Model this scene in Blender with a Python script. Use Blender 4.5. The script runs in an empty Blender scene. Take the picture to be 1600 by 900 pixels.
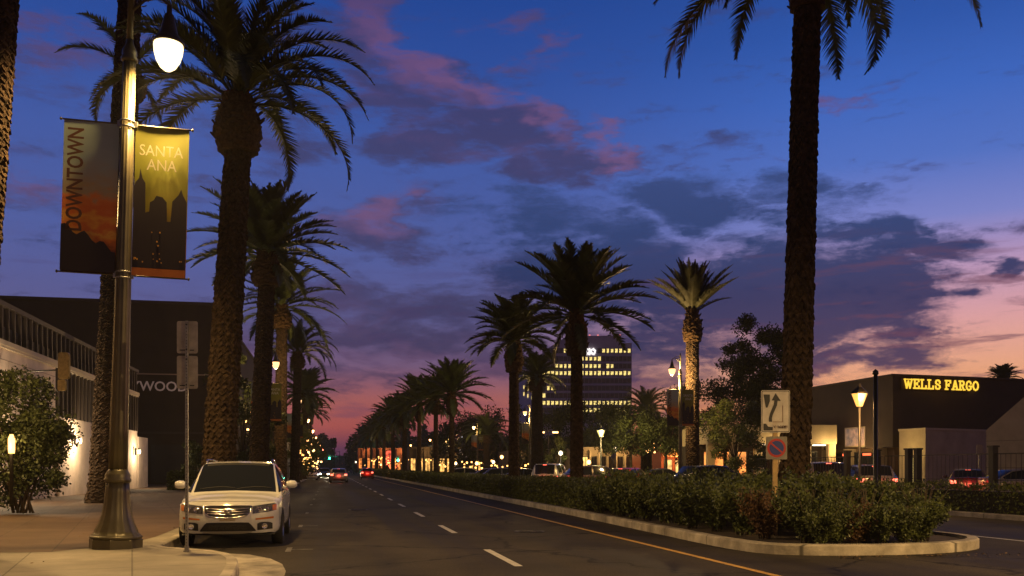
import bpy, bmesh, math, random
import numpy as np
from mathutils import Vector, Matrix
from mathutils.bvhtree import BVHTree
S = bpy.context.scene
COL = S.collection
R_ = math.radians
F = 1431.0; HZ = 731.0; CAMH = 1.5
TH = math.atan2(285, 1431)            # heading of the avenue, left of the view axis
CT, ST = math.cos(TH), math.sin(TH)

# ------------------------------------------------------------ camera
cam = bpy.data.cameras.new("camera"); camo = bpy.data.objects.new("camera", cam); COL.objects.link(camo)
camo.location = (0, 0, CAMH); camo.rotation_euler = (R_(90), 0, 0)
cam.sensor_width = 36; cam.lens = 36 * F / 1600; cam.shift_y = (HZ - 450) / 1600; cam.clip_end = 6000
S.camera = camo
S.view_settings.view_transform = 'Standard'; S.view_settings.look = 'None'
S.view_settings.exposure = 0.0; S.view_settings.gamma = 1
S.cycles.max_bounces = 5; S.cycles.diffuse_bounces = 2; S.cycles.glossy_bounces = 3
S.cycles.transmission_bounces = 3; S.cycles.transparent_max_bounces = 6
S.cycles.sample_clamp_indirect = 3.0; S.cycles.caustics_reflective = False; S.cycles.caustics_refractive = False

def lin(c):
    return tuple(((x / 255) / 12.92 if x / 255 <= .04045 else ((x / 255 + .055) / 1.055) ** 2.4) for x in c) + (1,)

# ------------------------------------------------------------ sky
W = bpy.data.worlds.new("World"); S.world = W; W.use_nodes = True
def build_sky():
    nt = W.node_tree; N = nt.nodes; L = nt.links; N.clear()
    def n(t, **k):
        x = N.new(t)
        for a, b in k.items(): setattr(x, a, b)
        return x
    def math_(op, a, b=None, c=None, clamp=False):
        m = n('ShaderNodeMath', operation=op, use_clamp=clamp)
        for i, v in enumerate((a, b, c)):
            if v is None: continue
            if isinstance(v, (int, float)): m.inputs[i].default_value = v
            else: L.new(v, m.inputs[i])
        return m.outputs[0]
    def mixc(f, a, b):
        m = n('ShaderNodeMix', data_type='RGBA')
        for s, v in ((m.inputs[0], f), (m.inputs[6], a), (m.inputs[7], b)):
            if isinstance(v, (tuple, float, int)): s.default_value = v
            else: L.new(v, s)
        return m.outputs[2]
    def ramp(fac, stops, interp='LINEAR'):
        r = n('ShaderNodeValToRGB'); e = r.color_ramp.elements; r.color_ramp.interpolation = interp
        e[0].position, e[0].color = stops[0][0], lin(stops[0][1])
        e[1].position, e[1].color = stops[-1][0], lin(stops[-1][1])
        for p, c in stops[1:-1]:
            x = e.new(p); x.color = lin(c)
        L.new(fac, r.inputs[0]); return r.outputs[0]
    def smooth(v, a, b, c=0., d=1.):
        m = n('ShaderNodeMapRange', interpolation_type='SMOOTHSTEP')
        L.new(v, m.inputs[0])
        for i, q in enumerate((a, b, c, d)): m.inputs[i + 1].default_value = q
        return m.outputs[0]
    tc = n('ShaderNodeTexCoord'); sp = n('ShaderNodeSeparateXYZ'); L.new(tc.outputs['Generated'], sp.inputs[0])
    x, y, z = sp.outputs
    az = math_('ARCTAN2', x, y)
    hyp = math_('SQRT', math_('ADD', math_('MULTIPLY', x, x), math_('MULTIPLY', y, y)))
    el = math_('MAXIMUM', math_('DIVIDE', z, math_('MAXIMUM', hyp, .02)), 0.0)
    el = math_('MINIMUM', el, 3.0)
    co = n('ShaderNodeCombineXYZ'); L.new(az, co.inputs[0]); L.new(el, co.inputs[1])
    # clear-sky gradients, left (north-east) and right (towards the afterglow)
    left = ramp(el, [(0, (88, 50, 76)), (.02, (98, 54, 82)), (.045, (176, 86, 80)), (.075, (172, 98, 96)), (.11, (122, 94, 126)), (.16, (94, 94, 146)),
                     (.24, (80, 96, 162)), (.34, (66, 92, 166)), (.43, (46, 80, 158)), (.52, (32, 70, 148)), (.75, (12, 30, 72)), (1., (5, 13, 34))])
    right = ramp(el, [(0, (240, 128, 66)), (.06, (250, 166, 104)), (.10, (250, 178, 138)), (.15, (230, 168, 170)), (.20, (190, 154, 190)),
                      (.25, (128, 136, 204)), (.31, (84, 116, 198)), (.38, (62, 104, 192)), (.45, (46, 88, 172)), (.53, (36, 74, 152)), (.75, (14, 32, 76)), (1., (5, 13, 34))])
    base = mixc(smooth(az, -.06, .40), left, right)
    # domain warp
    mp = n('ShaderNodeMapping'); L.new(co.outputs[0], mp.inputs[0]); mp.inputs['Scale'].default_value = (1, 2.2, 1)
    nz = n('ShaderNodeTexNoise'); L.new(mp.outputs[0], nz.inputs[0]); nz.inputs['Scale'].default_value = 6.5; nz.inputs['Detail'].default_value = 9; nz.inputs['Roughness'].default_value = .6
    sub = n('ShaderNodeVectorMath', operation='SUBTRACT'); L.new(nz.outputs['Color'], sub.inputs[0]); sub.inputs[1].default_value = (.5, .5, .5)
    sc = n('ShaderNodeVectorMath', operation='MULTIPLY'); L.new(sub.outputs[0], sc.inputs[0]); sc.inputs[1].default_value = (.30, .13, 0)
    wp = n('ShaderNodeVectorMath', operation='ADD'); L.new(co.outputs[0], wp.inputs[0]); L.new(sc.outputs[0], wp.inputs[1])
    def blob(px, py, rx, ry, rot, w):
        a = math.atan((px - 800) / F); e = (HZ - py) / F * math.cos(a)
        m = n('ShaderNodeMapping', vector_type='TEXTURE'); L.new(wp.outputs[0], m.inputs[0])
        m.inputs['Location'].default_value = (a, e, 0); m.inputs['Rotation'].default_value = (0, 0, R_(rot))
        m.inputs['Scale'].default_value = (rx / F, ry / F, 1)
        ln = n('ShaderNodeVectorMath', operation='LENGTH'); L.new(m.outputs[0], ln.inputs[0])
        return smooth(ln.outputs['Value'], 0.25, 1.15, w, 0.)
    def field(bl):
        o = None
        for b in bl:
            v = blob(*b); o = v if o is None else math_('MAXIMUM', o, v)
        return o
    fine = n('ShaderNodeTexNoise'); mp2 = n('ShaderNodeMapping'); L.new(co.outputs[0], mp2.inputs[0]); mp2.inputs['Scale'].default_value = (1, 3.6, 1); mp2.inputs['Rotation'].default_value = (0, 0, R_(-7))
    L.new(mp2.outputs[0], fine.inputs[0]); fine.inputs['Scale'].default_value = 7.5; fine.inputs['Detail'].default_value = 10; fine.inputs['Roughness'].default_value = .66
    wisp = n('ShaderNodeTexNoise'); mpw = n('ShaderNodeMapping'); L.new(wp.outputs[0], mpw.inputs[0]); mpw.inputs['Scale'].default_value = (1, 3.2, 1); mpw.inputs['Rotation'].default_value = (0, 0, R_(-10))
    L.new(mpw.outputs[0], wisp.inputs[0]); wisp.inputs['Scale'].default_value = 24; wisp.inputs['Detail'].default_value = 8; wisp.inputs['Roughness'].default_value = .6; wisp.inputs['Distortion'].default_value = .6
    fn = math_('ADD', math_('SUBTRACT', fine.outputs[0], .5), math_('MULTIPLY', math_('SUBTRACT', wisp.outputs[0], .5), .38))
    # soft mauve cloud on the left and centre
    soft = field([(610, 110, 250, 95, -24, .95), (560, 40, 130, 90, -40, .8), (770, 200, 260, 70, -14, 1.), (690, 235, 200, 45, 0, .9), (880, 275, 120, 38, 0, .9),
                  (950, 235, 45, 50, 0, .75), (810, 38, 70, 26, 0, .4), (885, 70, 60, 28, 0, .45), (860, 110, 80, 26, 0, .4), (1350, 140, 60, 20, 0, .6),
                  (120, 90, 170, 60, 0, .5), (40, 280, 100, 60, 0, .55), (120, 160, 150, 60, 0, .45), (430, 200, 160, 100, 0, .55), (600, 340, 110, 75, 0, .75),
                  (600, 500, 420, 110, 0, .85), (440, 330, 150, 80, 0, .5), (500, 600, 260, 30, 0, .5), (850, 560, 330, 50, 0, .8), (770, 440, 160, 60, -10, .7),
                  (1100, 235, 130, 22, 0, .45), (1180, 250, 110, 24, 0, .4), (980, 600, 300, 30, 0, .6)])
    soft_d = smooth(math_('ADD', soft, math_('MULTIPLY', fn, 2.9)), .10, 1.0)
    # dense navy bank, centre to right
    navy = field([(1070, 310, 170, 60, -4, 1.), (880, 350, 190, 60, -8, .95), (1010, 430, 310, 90, -6, 1.15), (1270, 460, 260, 110, -4, 1.3), (1390, 470, 140, 60, 0, 1.2), (1330, 350, 150, 50, -8, 1.),
                  (1430, 375, 130, 30, -8, .9), (1400, 340, 110, 26, -12, .8), (1290, 565, 210, 34, 0, .95), (1350, 555, 120, 26, -4, .85), (1570, 412, 55, 30, -20, .95), (1530, 405, 40, 14, -10, .7), (1250, 290, 90, 40, 0, .6),
                  (1120, 520, 240, 60, 0, .9), (1590, 425, 50, 34, 0, .9)])
    navy_d = smooth(math_('ADD', navy, math_('MULTIPLY', fn, 2.5)), .10, .95)
    # thin streaks low over the afterglow
    st = n('ShaderNodeTexNoise'); mp3 = n('ShaderNodeMapping'); L.new(co.outputs[0], mp3.inputs[0]); mp3.inputs['Scale'].default_value = (1, 6.5, 1); mp3.inputs['Rotation'].default_value = (0, 0, R_(3))
    L.new(mp3.outputs[0], st.inputs[0]); st.inputs['Scale'].default_value = 9; st.inputs['Detail'].default_value = 8; st.inputs['Roughness'].default_value = .58; st.inputs['Distortion'].default_value = .4
    streak = math_('MULTIPLY', smooth(st.outputs[0], .52, .66), math_('MULTIPLY', smooth(el, .02, .06), smooth(el, .17, .26, 1., 0.)))
    # cloud colours
    soft_lit = ramp(el, [(0, (150, 78, 84)), (.06, (160, 90, 100)), (.12, (122, 86, 120)), (.22, (108, 80, 120)), (.32, (128, 88, 124)), (.45, (114, 80, 122)), (.6, (60, 52, 100))])
    soft_dark = ramp(el, [(0, (72, 48, 72)), (.06, (80, 58, 84)), (.12, (62, 56, 90)), (.2, (60, 60, 98)), (.34, (64, 62, 102)), (.5, (56, 58, 104))])
    topn = n('ShaderNodeTexNoise'); mp4 = n('ShaderNodeMapping'); L.new(wp.outputs[0], mp4.inputs[0]); mp4.inputs['Scale'].default_value = (1, 2, 1); L.new(mp4.outputs[0], topn.inputs[0]); topn.inputs['Scale'].default_value = 7; topn.inputs['Detail'].default_value = 6
    pink = field([(600, 60, 150, 50, -35, 1.), (560, 20, 80, 60, 0, .9), (700, 115, 150, 30, -30, 1.), (800, 165, 130, 26, -25, .9), (590, 318, 70, 45, 0, 1.), (960, 220, 40, 40, 0, 1.), (810, 38, 80, 30, 0, .7), (885, 70, 60, 28, 0, .7),
                  (860, 110, 80, 26, 0, .6), (40, 275, 60, 40, 0, .8), (100, 60, 160, 60, 0, .5), (1350, 140, 60, 22, 0, .7), (830, 600, 200, 30, 0, .8), (600, 560, 300, 24, 0, .5)])
    pk = math_('ADD', math_('MULTIPLY', pink, .85), math_('MULTIPLY', smooth(topn.outputs[0], .45, .7), .28), clamp=True)
    softc = mixc(pk, soft_dark, soft_lit)
    navyc = ramp(el, [(0, (96, 58, 78)), (.085, (84, 62, 92)), (.13, (50, 52, 92)), (.18, (38, 50, 94)), (.26, (46, 66, 114)), (.33, (58, 76, 128)), (.5, (60, 70, 122))])
    c = mixc(math_('MULTIPLY', soft_d, .88), base, softc)
    c = mixc(math_('MULTIPLY', navy_d, .94), c, navyc)
    c = mixc(math_('MULTIPLY', streak, math_('MULTIPLY', smooth(az, -.1, .3, .35, .72), 1.)), c, mixc(smooth(az, 0., .45), lin((72, 58, 98)), lin((112, 72, 92))))
    back = smooth(y, -.5, .25, .30, 1.)      # the sky opposite the afterglow is already night
    vm = n('ShaderNodeVectorMath', operation='SCALE'); L.new(c, vm.inputs[0]); L.new(back, vm.inputs['Scale']); c = vm.outputs[0]
    bg = n('ShaderNodeBackground'); L.new(c, bg.inputs[0]); bg.inputs[1].default_value = SKY
    out = n('ShaderNodeOutputWorld'); L.new(bg.outputs[0], out.inputs[0])
SKY = 1.0
build_sky()

# ------------------------------------------------------------ placement helpers
def R(u, v, z=0.0):                       # u across the avenue (right), v along it
    return Vector((u * CT - v * ST, u * ST + v * CT, z))
def uv_of(px, yc):
    xc = (px - 800) / F * yc
    return xc * CT + yc * ST, yc * CT - xc * ST
def P(px, yc, z=0.0):                     # world point seen at column px and depth yc
    return Vector(((px - 800) / F * yc, yc, z))
def zat(py, yc): return CAMH + (HZ - py) / F * yc
def G(px, py, z=0.0):
    yc = (CAMH - z) * F / (py - HZ); return P(px, yc, z)
def depth_on(px, u): return u / (((px - 800) / F) * CT + ST)

# ------------------------------------------------------------ materials
MATS = {}
def mat(name, color, rough=.6, metal=0., emit=None, estr=0., noise=None, bump=None, spec=.5, coat=0., alpha=None, trans=0.):
    """noise=(scale, amount, second colour or None); bump=(scale, strength, distance)"""
    if name in MATS: return MATS[name]
    m = bpy.data.materials.new(name); m.use_nodes = True; nt = m.node_tree; b = nt.nodes['Principled BSDF']
    col = color if len(color) == 4 else tuple(color) + (1,)
    b.inputs['Base Color'].default_value = col; b.inputs['Roughness'].default_value = rough
    b.inputs['Metallic'].default_value = metal; b.inputs['Specular IOR Level'].default_value = spec
    b.inputs['Coat Weight'].default_value = coat; b.inputs['Transmission Weight'].default_value = trans
    if emit is not None:
        if estr > .5: b.inputs['Base Color'].default_value = (.04, .035, .03, 1); noise = noise if False else None
        b.inputs['Emission Color'].default_value = tuple(emit[:3]) + (1,); b.inputs['Emission Strength'].default_value = estr
        m.cycles.emission_sampling = 'NONE'
    if noise or bump:
        tc = nt.nodes.new('ShaderNodeTexCoord')
    if noise:
        nz = nt.nodes.new('ShaderNodeTexNoise'); nz.inputs['Scale'].default_value = noise[0]; nz.inputs['Detail'].default_value = 7; nz.inputs['Roughness'].default_value = .62
        nt.links.new(tc.outputs['Object'], nz.inputs[0])
        mr = nt.nodes.new('ShaderNodeMapRange'); mr.inputs[1].default_value = .3; mr.inputs[2].default_value = .7; nt.links.new(nz.outputs[0], mr.inputs[0])
        mx = nt.nodes.new('ShaderNodeMix'); mx.data_type = 'RGBA'; nt.links.new(mr.outputs[0], mx.inputs[0])
        c2 = noise[2] if len(noise) > 2 and noise[2] is not None else tuple(c * (1 - noise[1]) for c in col[:3])
        mx.inputs[6].default_value = tuple(c2[:3]) + (1,); mx.inputs[7].default_value = tuple(min(1, c * (1 + noise[1] * .6)) for c in col[:3]) + (1,)
        nt.links.new(mx.outputs[2], b.inputs['Base Color'])
    if bump:
        bz = nt.nodes.new('ShaderNodeTexNoise'); bz.inputs['Scale'].default_value = bump[0]; bz.inputs['Detail'].default_value = 5
        nt.links.new(tc.outputs['Object'], bz.inputs[0])
        bp = nt.nodes.new('ShaderNodeBump'); bp.inputs['Strength'].default_value = bump[1]; bp.inputs['Distance'].default_value = bump[2]
        nt.links.new(bz.outputs[0], bp.inputs['Height']); nt.links.new(bp.outputs[0], b.inputs['Normal'])
    MATS[name] = m; return m

M_asph = mat('asphalt', (.050, .042, .034), .8, spec=.10, noise=(.35, .35), bump=(60, .25, .01))
def asphalt_detail():
    nt = M_asph.node_tree; b = nt.nodes['Principled BSDF']; tc = [x for x in nt.nodes if x.type == 'TEX_COORD'][0]
    # fine aggregate, long tyre-worn bands and a few crack lines
    a = nt.nodes.new('ShaderNodeTexNoise'); a.inputs['Scale'].default_value = 45; a.inputs['Detail'].default_value = 3; nt.links.new(tc.outputs['Object'], a.inputs[0])
    mp = nt.nodes.new('ShaderNodeMapping'); mp.inputs['Rotation'].default_value = (0, 0, 0); mp.inputs['Scale'].default_value = (.9, .03, 1); nt.links.new(tc.outputs['Object'], mp.inputs[0])
    w = nt.nodes.new('ShaderNodeTexNoise'); w.inputs['Scale'].default_value = 1.0; w.inputs['Detail'].default_value = 2; nt.links.new(mp.outputs[0], w.inputs[0])
    v = nt.nodes.new('ShaderNodeTexVoronoi'); v.feature = 'DISTANCE_TO_EDGE'; v.inputs['Scale'].default_value = .22
    wn = nt.nodes.new('ShaderNodeTexNoise'); wn.inputs['Scale'].default_value = 1.2; wn.inputs['Detail'].default_value = 4; nt.links.new(tc.outputs['Object'], wn.inputs[0])
    ad = nt.nodes.new('ShaderNodeVectorMath'); ad.operation = 'ADD'; nt.links.new(tc.outputs['Object'], ad.inputs[0]); nt.links.new(wn.outputs['Color'], ad.inputs[1]); nt.links.new(ad.outputs[0], v.inputs[0])
    cr = nt.nodes.new('ShaderNodeMapRange'); cr.inputs[1].default_value = .0; cr.inputs[2].default_value = .012; cr.inputs[3].default_value = .25; cr.inputs[4].default_value = 1; nt.links.new(v.outputs[0], cr.inputs[0])
    src = b.inputs['Base Color'].links[0].from_socket
    def mul(s, f, lo, hi):
        mr = nt.nodes.new('ShaderNodeMapRange'); mr.inputs[1].default_value = .3; mr.inputs[2].default_value = .7; mr.inputs[3].default_value = lo; mr.inputs[4].default_value = hi; nt.links.new(f, mr.inputs[0])
        vm = nt.nodes.new('ShaderNodeVectorMath'); vm.operation = 'SCALE'; nt.links.new(s, vm.inputs[0]); nt.links.new(mr.outputs[0], vm.inputs['Scale']); return vm.outputs[0]
    s = mul(src, a.outputs[0], .6, 1.5); s = mul(s, w.outputs[0], .6, 1.45)
    pv = nt.nodes.new('ShaderNodeTexNoise'); pv.inputs['Scale'].default_value = .55; pv.inputs['Detail'].default_value = 1; nt.links.new(tc.outputs['Object'], pv.inputs[0])
    st_ = nt.nodes.new('ShaderNodeMapRange'); st_.inputs[1].default_value = .60; st_.inputs[2].default_value = .66; st_.inputs[3].default_value = .45; st_.inputs[4].default_value = .63; nt.links.new(pv.outputs[0], st_.inputs[0]); s = mul(s, st_.outputs[0], 1.05, .62)
    vm = nt.nodes.new('ShaderNodeVectorMath'); vm.operation = 'SCALE'; nt.links.new(s, vm.inputs[0]); nt.links.new(cr.outputs[0], vm.inputs['Scale'])
    nt.links.new(vm.outputs[0], b.inputs['Base Color'])
    mr = nt.nodes.new('ShaderNodeMapRange'); mr.inputs[1].default_value = .3; mr.inputs[2].default_value = .7; mr.inputs[3].default_value = .62; mr.inputs[4].default_value = .9
    nt.links.new(w.outputs[0], mr.inputs[0]); nt.links.new(mr.outputs[0], b.inputs['Roughness'])
asphalt_detail()
M_ground = mat('ground', (.05, .045, .035), .9, noise=(.2, .4))
def paving(name, c1, c2, mortar, scale, bw, bh, off=.5, rough=.8, rot=TH):
    m = bpy.data.materials.new(name); m.use_nodes = True; nt = m.node_tree; b = nt.nodes['Principled BSDF']
    tc = nt.nodes.new('ShaderNodeTexCoord'); mp = nt.nodes.new('ShaderNodeMapping'); mp.inputs['Rotation'].default_value = (0, 0, -rot); nt.links.new(tc.outputs['Object'], mp.inputs[0])
    br = nt.nodes.new('ShaderNodeTexBrick'); br.inputs['Scale'].default_value = scale; br.inputs['Color1'].default_value = c1 + (1,); br.inputs['Color2'].default_value = c2 + (1,); br.inputs['Mortar'].default_value = mortar + (1,)
    br.inputs['Mortar Size'].default_value = .012; br.inputs['Brick Width'].default_value = bw; br.inputs['Row Height'].default_value = bh; br.offset = off
    nt.links.new(mp.outputs[0], br.inputs[0])
    nz = nt.nodes.new('ShaderNodeTexNoise'); nz.inputs['Scale'].default_value = .9; nz.inputs['Detail'].default_value = 8; nz.inputs['Roughness'].default_value = .65; nt.links.new(tc.outputs['Object'], nz.inputs[0])
    mr = nt.nodes.new('ShaderNodeMapRange'); mr.inputs[1].default_value = .3; mr.inputs[2].default_value = .7; mr.inputs[3].default_value = .62; mr.inputs[4].default_value = 1.2; nt.links.new(nz.outputs[0], mr.inputs[0])
    vm = nt.nodes.new('ShaderNodeVectorMath'); vm.operation = 'SCALE'; nt.links.new(br.outputs[0], vm.inputs[0]); nt.links.new(mr.outputs[0], vm.inputs['Scale']); nt.links.new(vm.outputs[0], b.inputs['Base Color'])
    b.inputs['Roughness'].default_value = rough
    bp = nt.nodes.new('ShaderNodeBump'); bp.inputs['Strength'].default_value = .4; bp.inputs['Distance'].default_value = .01; nt.links.new(br.outputs['Fac'], bp.inputs['Height']); bp.invert = True; nt.links.new(bp.outputs[0], b.inputs['Normal'])
    MATS[name] = m; return m
M_conc = paving('concrete_flags', (.30, .265, .205), (.27, .24, .185), (.15, .13, .10), 1, 1.5, 1.5, 0)
M_brown = paving('stained_brick_paving', (.125, .075, .042), (.10, .06, .034), (.06, .038, .022), 1, 1.2, 1.2, 0)
M_kerb = mat('kerb_concrete', (.42, .37, .29), .8, noise=(2.2, .45), bump=(18, .5, .02))
def joints(m, pitch):
    nt = m.node_tree; b = nt.nodes['Principled BSDF']; tc = [x for x in nt.nodes if x.type == 'TEX_COORD'][0]; src = b.inputs['Base Color'].links[0].from_socket
    sp = nt.nodes.new('ShaderNodeSeparateXYZ'); nt.links.new(tc.outputs['Object'], sp.inputs[0])
    mo = nt.nodes.new('ShaderNodeMath'); mo.operation = 'PINGPONG'; nt.links.new(sp.outputs[1], mo.inputs[0]); mo.inputs[1].default_value = pitch / 2
    mr = nt.nodes.new('ShaderNodeMapRange'); nt.links.new(mo.outputs[0], mr.inputs[0]); mr.inputs[1].default_value = .006; mr.inputs[2].default_value = .02; mr.inputs[3].default_value = .25; mr.inputs[4].default_value = 1
    big = nt.nodes.new('ShaderNodeTexNoise'); big.inputs['Scale'].default_value = .8; big.inputs['Detail'].default_value = 8; big.inputs['Roughness'].default_value = .7; nt.links.new(tc.outputs['Object'], big.inputs[0])
    m2 = nt.nodes.new('ShaderNodeMapRange'); nt.links.new(big.outputs[0], m2.inputs[0]); m2.inputs[1].default_value = .35; m2.inputs[2].default_value = .6; m2.inputs[3].default_value = .55; m2.inputs[4].default_value = 1.1
    pr = nt.nodes.new('ShaderNodeMath'); pr.operation = 'MULTIPLY'; nt.links.new(mr.outputs[0], pr.inputs[0]); nt.links.new(m2.outputs[0], pr.inputs[1])
    vm = nt.nodes.new('ShaderNodeVectorMath'); vm.operation = 'SCALE'; nt.links.new(src, vm.inputs[0]); nt.links.new(pr.outputs[0], vm.inputs['Scale']); nt.links.new(vm.outputs[0], b.inputs['Base Color'])
joints(M_kerb, 2.4)
M_soil = mat('planting_soil', (.05, .033, .02), .95, noise=(5, .5), bump=(20, .7, .03))
M_white = mat('white_road_paint', (.55, .52, .46), .6, noise=(9, .35)); M_worn = mat('worn_white_paint', (.16, .15, .13), .7, noise=(6, .7, (.05, .045, .04)))
M_yellow = mat('yellow_road_paint', (.62, .36, .05), .6, noise=(7, .35))
M_pole = mat('bronze_green_paint', (.10, .085, .045), .38, .25, noise=(3, .25))
M_dark = mat('black_metal', (.02, .018, .016), .45, .3)
M_galv = mat('galvanised_steel', (.34, .33, .30), .45, .7, noise=(20, .3))
M_bark = mat('palm_bark', (.064, .042, .026), .95, noise=(7, .75), bump=(22, 1., .06), spec=.15)
M_boot = mat('palm_boot', (.075, .045, .025), .95, noise=(12, .6), bump=(30, .9, .04), spec=.15)
M_frond = mat('palm_frond', (.075, .098, .034), .5, noise=(1.4, .45), spec=.4)
M_frond2 = mat('pale_palm_frond', (.055, .055, .02), .55, noise=(1.4, .4), spec=.3)
M_leaf = mat('shrub_leaf', (.090, .108, .026), .5, noise=(2.2, .6, (.028, .036, .012)), spec=.35)
M_leaf_red = mat('dry_shrub_leaf', (.12, .065, .028), .6, noise=(2.5, .5), spec=.3)
M_hedge = mat('hedge_leaf', (.088, .104, .026), .6, noise=(1.1, .5), spec=.25)
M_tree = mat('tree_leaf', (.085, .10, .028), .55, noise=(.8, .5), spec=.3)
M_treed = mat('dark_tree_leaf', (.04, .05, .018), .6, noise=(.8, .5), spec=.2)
M_wood = mat('tree_bark', (.07, .05, .032), .9, noise=(6, .4))
M_cream = mat('cream_block_wall', (.64, .52, .42), .85, noise=(1.3, .22), bump=(14, .35, .02))
M_brownwall = mat('dark_brown_render', (.040, .026, .018), .9, noise=(.7, .2))
M_slat = mat('brown_steel_slat', (.042, .028, .021), .6, .1)
M_glassd = mat('dark_glass', (.012, .014, .018), .06, 0, spec=.6)
LAMPC = (1.0, .62, .22)
M_bulb = mat('lamp_globe_lit', (.9, .8, .6), .4, emit=(1, .80, .42), estr=2.6)
M_bulb_s = mat('small_lamp_lit', (.9, .8, .6), .4, emit=(1, .46, .15), estr=7); M_bulb_f = mat('far_lamp_globe_lit', (.9, .8, .6), .4, emit=(1, .52, .20), estr=2.6)
M_bulb_w = mat('white_lamp_lit', (.9, .9, .9), .4, emit=(1, .80, .50), estr=4)
M_ember = mat('lantern_lit', (.9, .8, .6), .4, emit=(1, .46, .11), estr=6)

# ------------------------------------------------------------ mesh builder
class MB:
    def __init__(s): s.v = []; s.f = []; s.sm = []
    def add(s, vs, fs, smooth=False):
        o = len(s.v); s.v += [tuple(p) for p in vs]; s.f += [tuple(i + o for i in f) for f in fs]; s.sm += [smooth] * len(fs); return s
    def box(s, x0, x1, y0, y1, z0, z1, M=None):
        vs = [Vector(p) for p in ((x0, y0, z0), (x1, y0, z0), (x1, y1, z0), (x0, y1, z0), (x0, y0, z1), (x1, y0, z1), (x1, y1, z1), (x0, y1, z1))]
        if M is not None: vs = [M @ p for p in vs]
        return s.add(vs, [(0, 3, 2, 1), (4, 5, 6, 7), (0, 1, 5, 4), (1, 2, 6, 5), (2, 3, 7, 6), (3, 0, 4, 7)])
    def lathe(s, prof, n=16, c=(0, 0), cap=True, flute=None, smooth=True, M=None):
        """prof: [(r, z)...]; flute=(count, depth) makes vertical grooves"""
        vs = []; fs = []
        for r, z in prof:
            for i in range(n):
                a = 2 * math.pi * i / n; rr = r * (1 - flute[1] * (.5 + .5 * math.cos(a * flute[0]))) if flute else r
                vs.append(Vector((c[0] + rr * math.cos(a), c[1] + rr * math.sin(a), z)))
        m = len(prof)
        for j in range(m - 1):
            for i in range(n):
                k = (i + 1) % n; fs.append((j * n + i, j * n + k, (j + 1) * n + k, (j + 1) * n + i))
        if cap: fs.append(tuple(range(n - 1, -1, -1))); fs.append(tuple((m - 1) * n + i for i in range(n)))
        if M is not None: vs = [M @ p for p in vs]
        return s.add(vs, fs, smooth)
    def tube(s, pts, rad, n=8, cap=True, smooth=True):
        pts = [Vector(p) for p in pts]; rad = [rad] * len(pts) if isinstance(rad, (int, float)) else rad
        vs = []; fs = []; up = Vector((0, 0, 1)); prev = None
        for i, p in enumerate(pts):
            d = (pts[min(i + 1, len(pts) - 1)] - pts[max(i - 1, 0)]).normalized()
            if prev is None:
                a = d.cross(up); a = a.normalized() if a.length > 1e-3 else Vector((1, 0, 0))
            else:
                a = prev - d * prev.dot(d); a = a.normalized() if a.length > 1e-6 else Vector((1, 0, 0))
            prev = a; b = d.cross(a)
            for k in range(n):
                t = 2 * math.pi * k / n; vs.append(p + (a * math.cos(t) + b * math.sin(t)) * rad[i])
        for j in range(len(pts) - 1):
            for i in range(n):
                k = (i + 1) % n; fs.append((j * n + i, (j + 1) * n + i, (j + 1) * n + k, j * n + k))
        if cap: fs.append(tuple(range(n))); fs.append(tuple((len(pts) - 1) * n + i for i in range(n - 1, -1, -1)))
        return s.add(vs, fs, smooth)
    def prism(s, poly, z0, z1, M=None):
        """poly in xy, extruded z0..z1"""
        n = len(poly); vs = [Vector((p[0], p[1], z0)) for p in poly] + [Vector((p[0], p[1], z1)) for p in poly]
        if M is not None: vs = [M @ p for p in vs]
        return s.add(vs, [tuple(range(n - 1, -1, -1)), tuple(range(n, 2 * n))] + [(i, (i + 1) % n, n + (i + 1) % n, n + i) for i in range(n)])
    def mesh(s, name):
        me = bpy.data.meshes.new(name); me.from_pydata(s.v, [], s.f); me.update()
        me.polygons.foreach_set('use_smooth', s.sm); return me
MXZ = Matrix(((1, 0, 0, 0), (0, 0, -1, 0), (0, 1, 0, 0), (0, 0, 0, 1)))     # xy drawing -> xz wall facing -y

def link(name, me, m, parent=None, loc=None, rz=None):
    o = bpy.data.objects.new(name, me); COL.objects.link(o)
    if m is not None and len(me.materials) == 0: me.materials.append(m)
    if parent is not None: o.parent = parent
    if loc is not None: o.location = loc
    if rz is not None: o.rotation_euler = (0, 0, rz)
    return o
def obj(name, mb, m, parent=None, loc=None, rz=None, bevel=0):
    o = link(name, mb.mesh(name) if isinstance(mb, MB) else mb, m, parent, loc, rz)
    if bevel:
        b = o.modifiers.new('bevel', 'BEVEL'); b.width = bevel; b.segments = 2; b.limit_method = 'ANGLE'
    return o
def tag(o, label=None, cat=None, group=None, kind=None):
    if label: o['label'] = label
    if cat: o['category'] = cat
    if group: o['group'] = group
    if kind: o['kind'] = kind
    return o
def thing(name, label, cat, loc=(0, 0, 0), rz=0, group=None):
    o = bpy.data.objects.new(name, None); COL.objects.link(o); o.empty_display_size = .2
    o.location = loc; o.rotation_euler = (0, 0, rz); return tag(o, label, cat, group)
def struct(name, mb, m, loc=None, rz=None):
    return tag(obj(name, mb, m, None, loc, rz), kind='structure')
def copy_tree(o, parent=None, label=None, loc=None, rz=None, group=None, scale=None):
    c = o.copy(); COL.objects.link(c)
    if parent is not None: c.parent = parent
    for ch in list(o.children): copy_tree(ch, c)
    if label: c['label'] = label
    if loc is not None: c.location = loc
    if rz is not None: c.rotation_euler = (0, 0, rz)
    if group: c['group'] = group
    if scale is not None: c.scale = (scale,) * 3 if isinstance(scale, (int, float)) else scale
    return c
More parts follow.
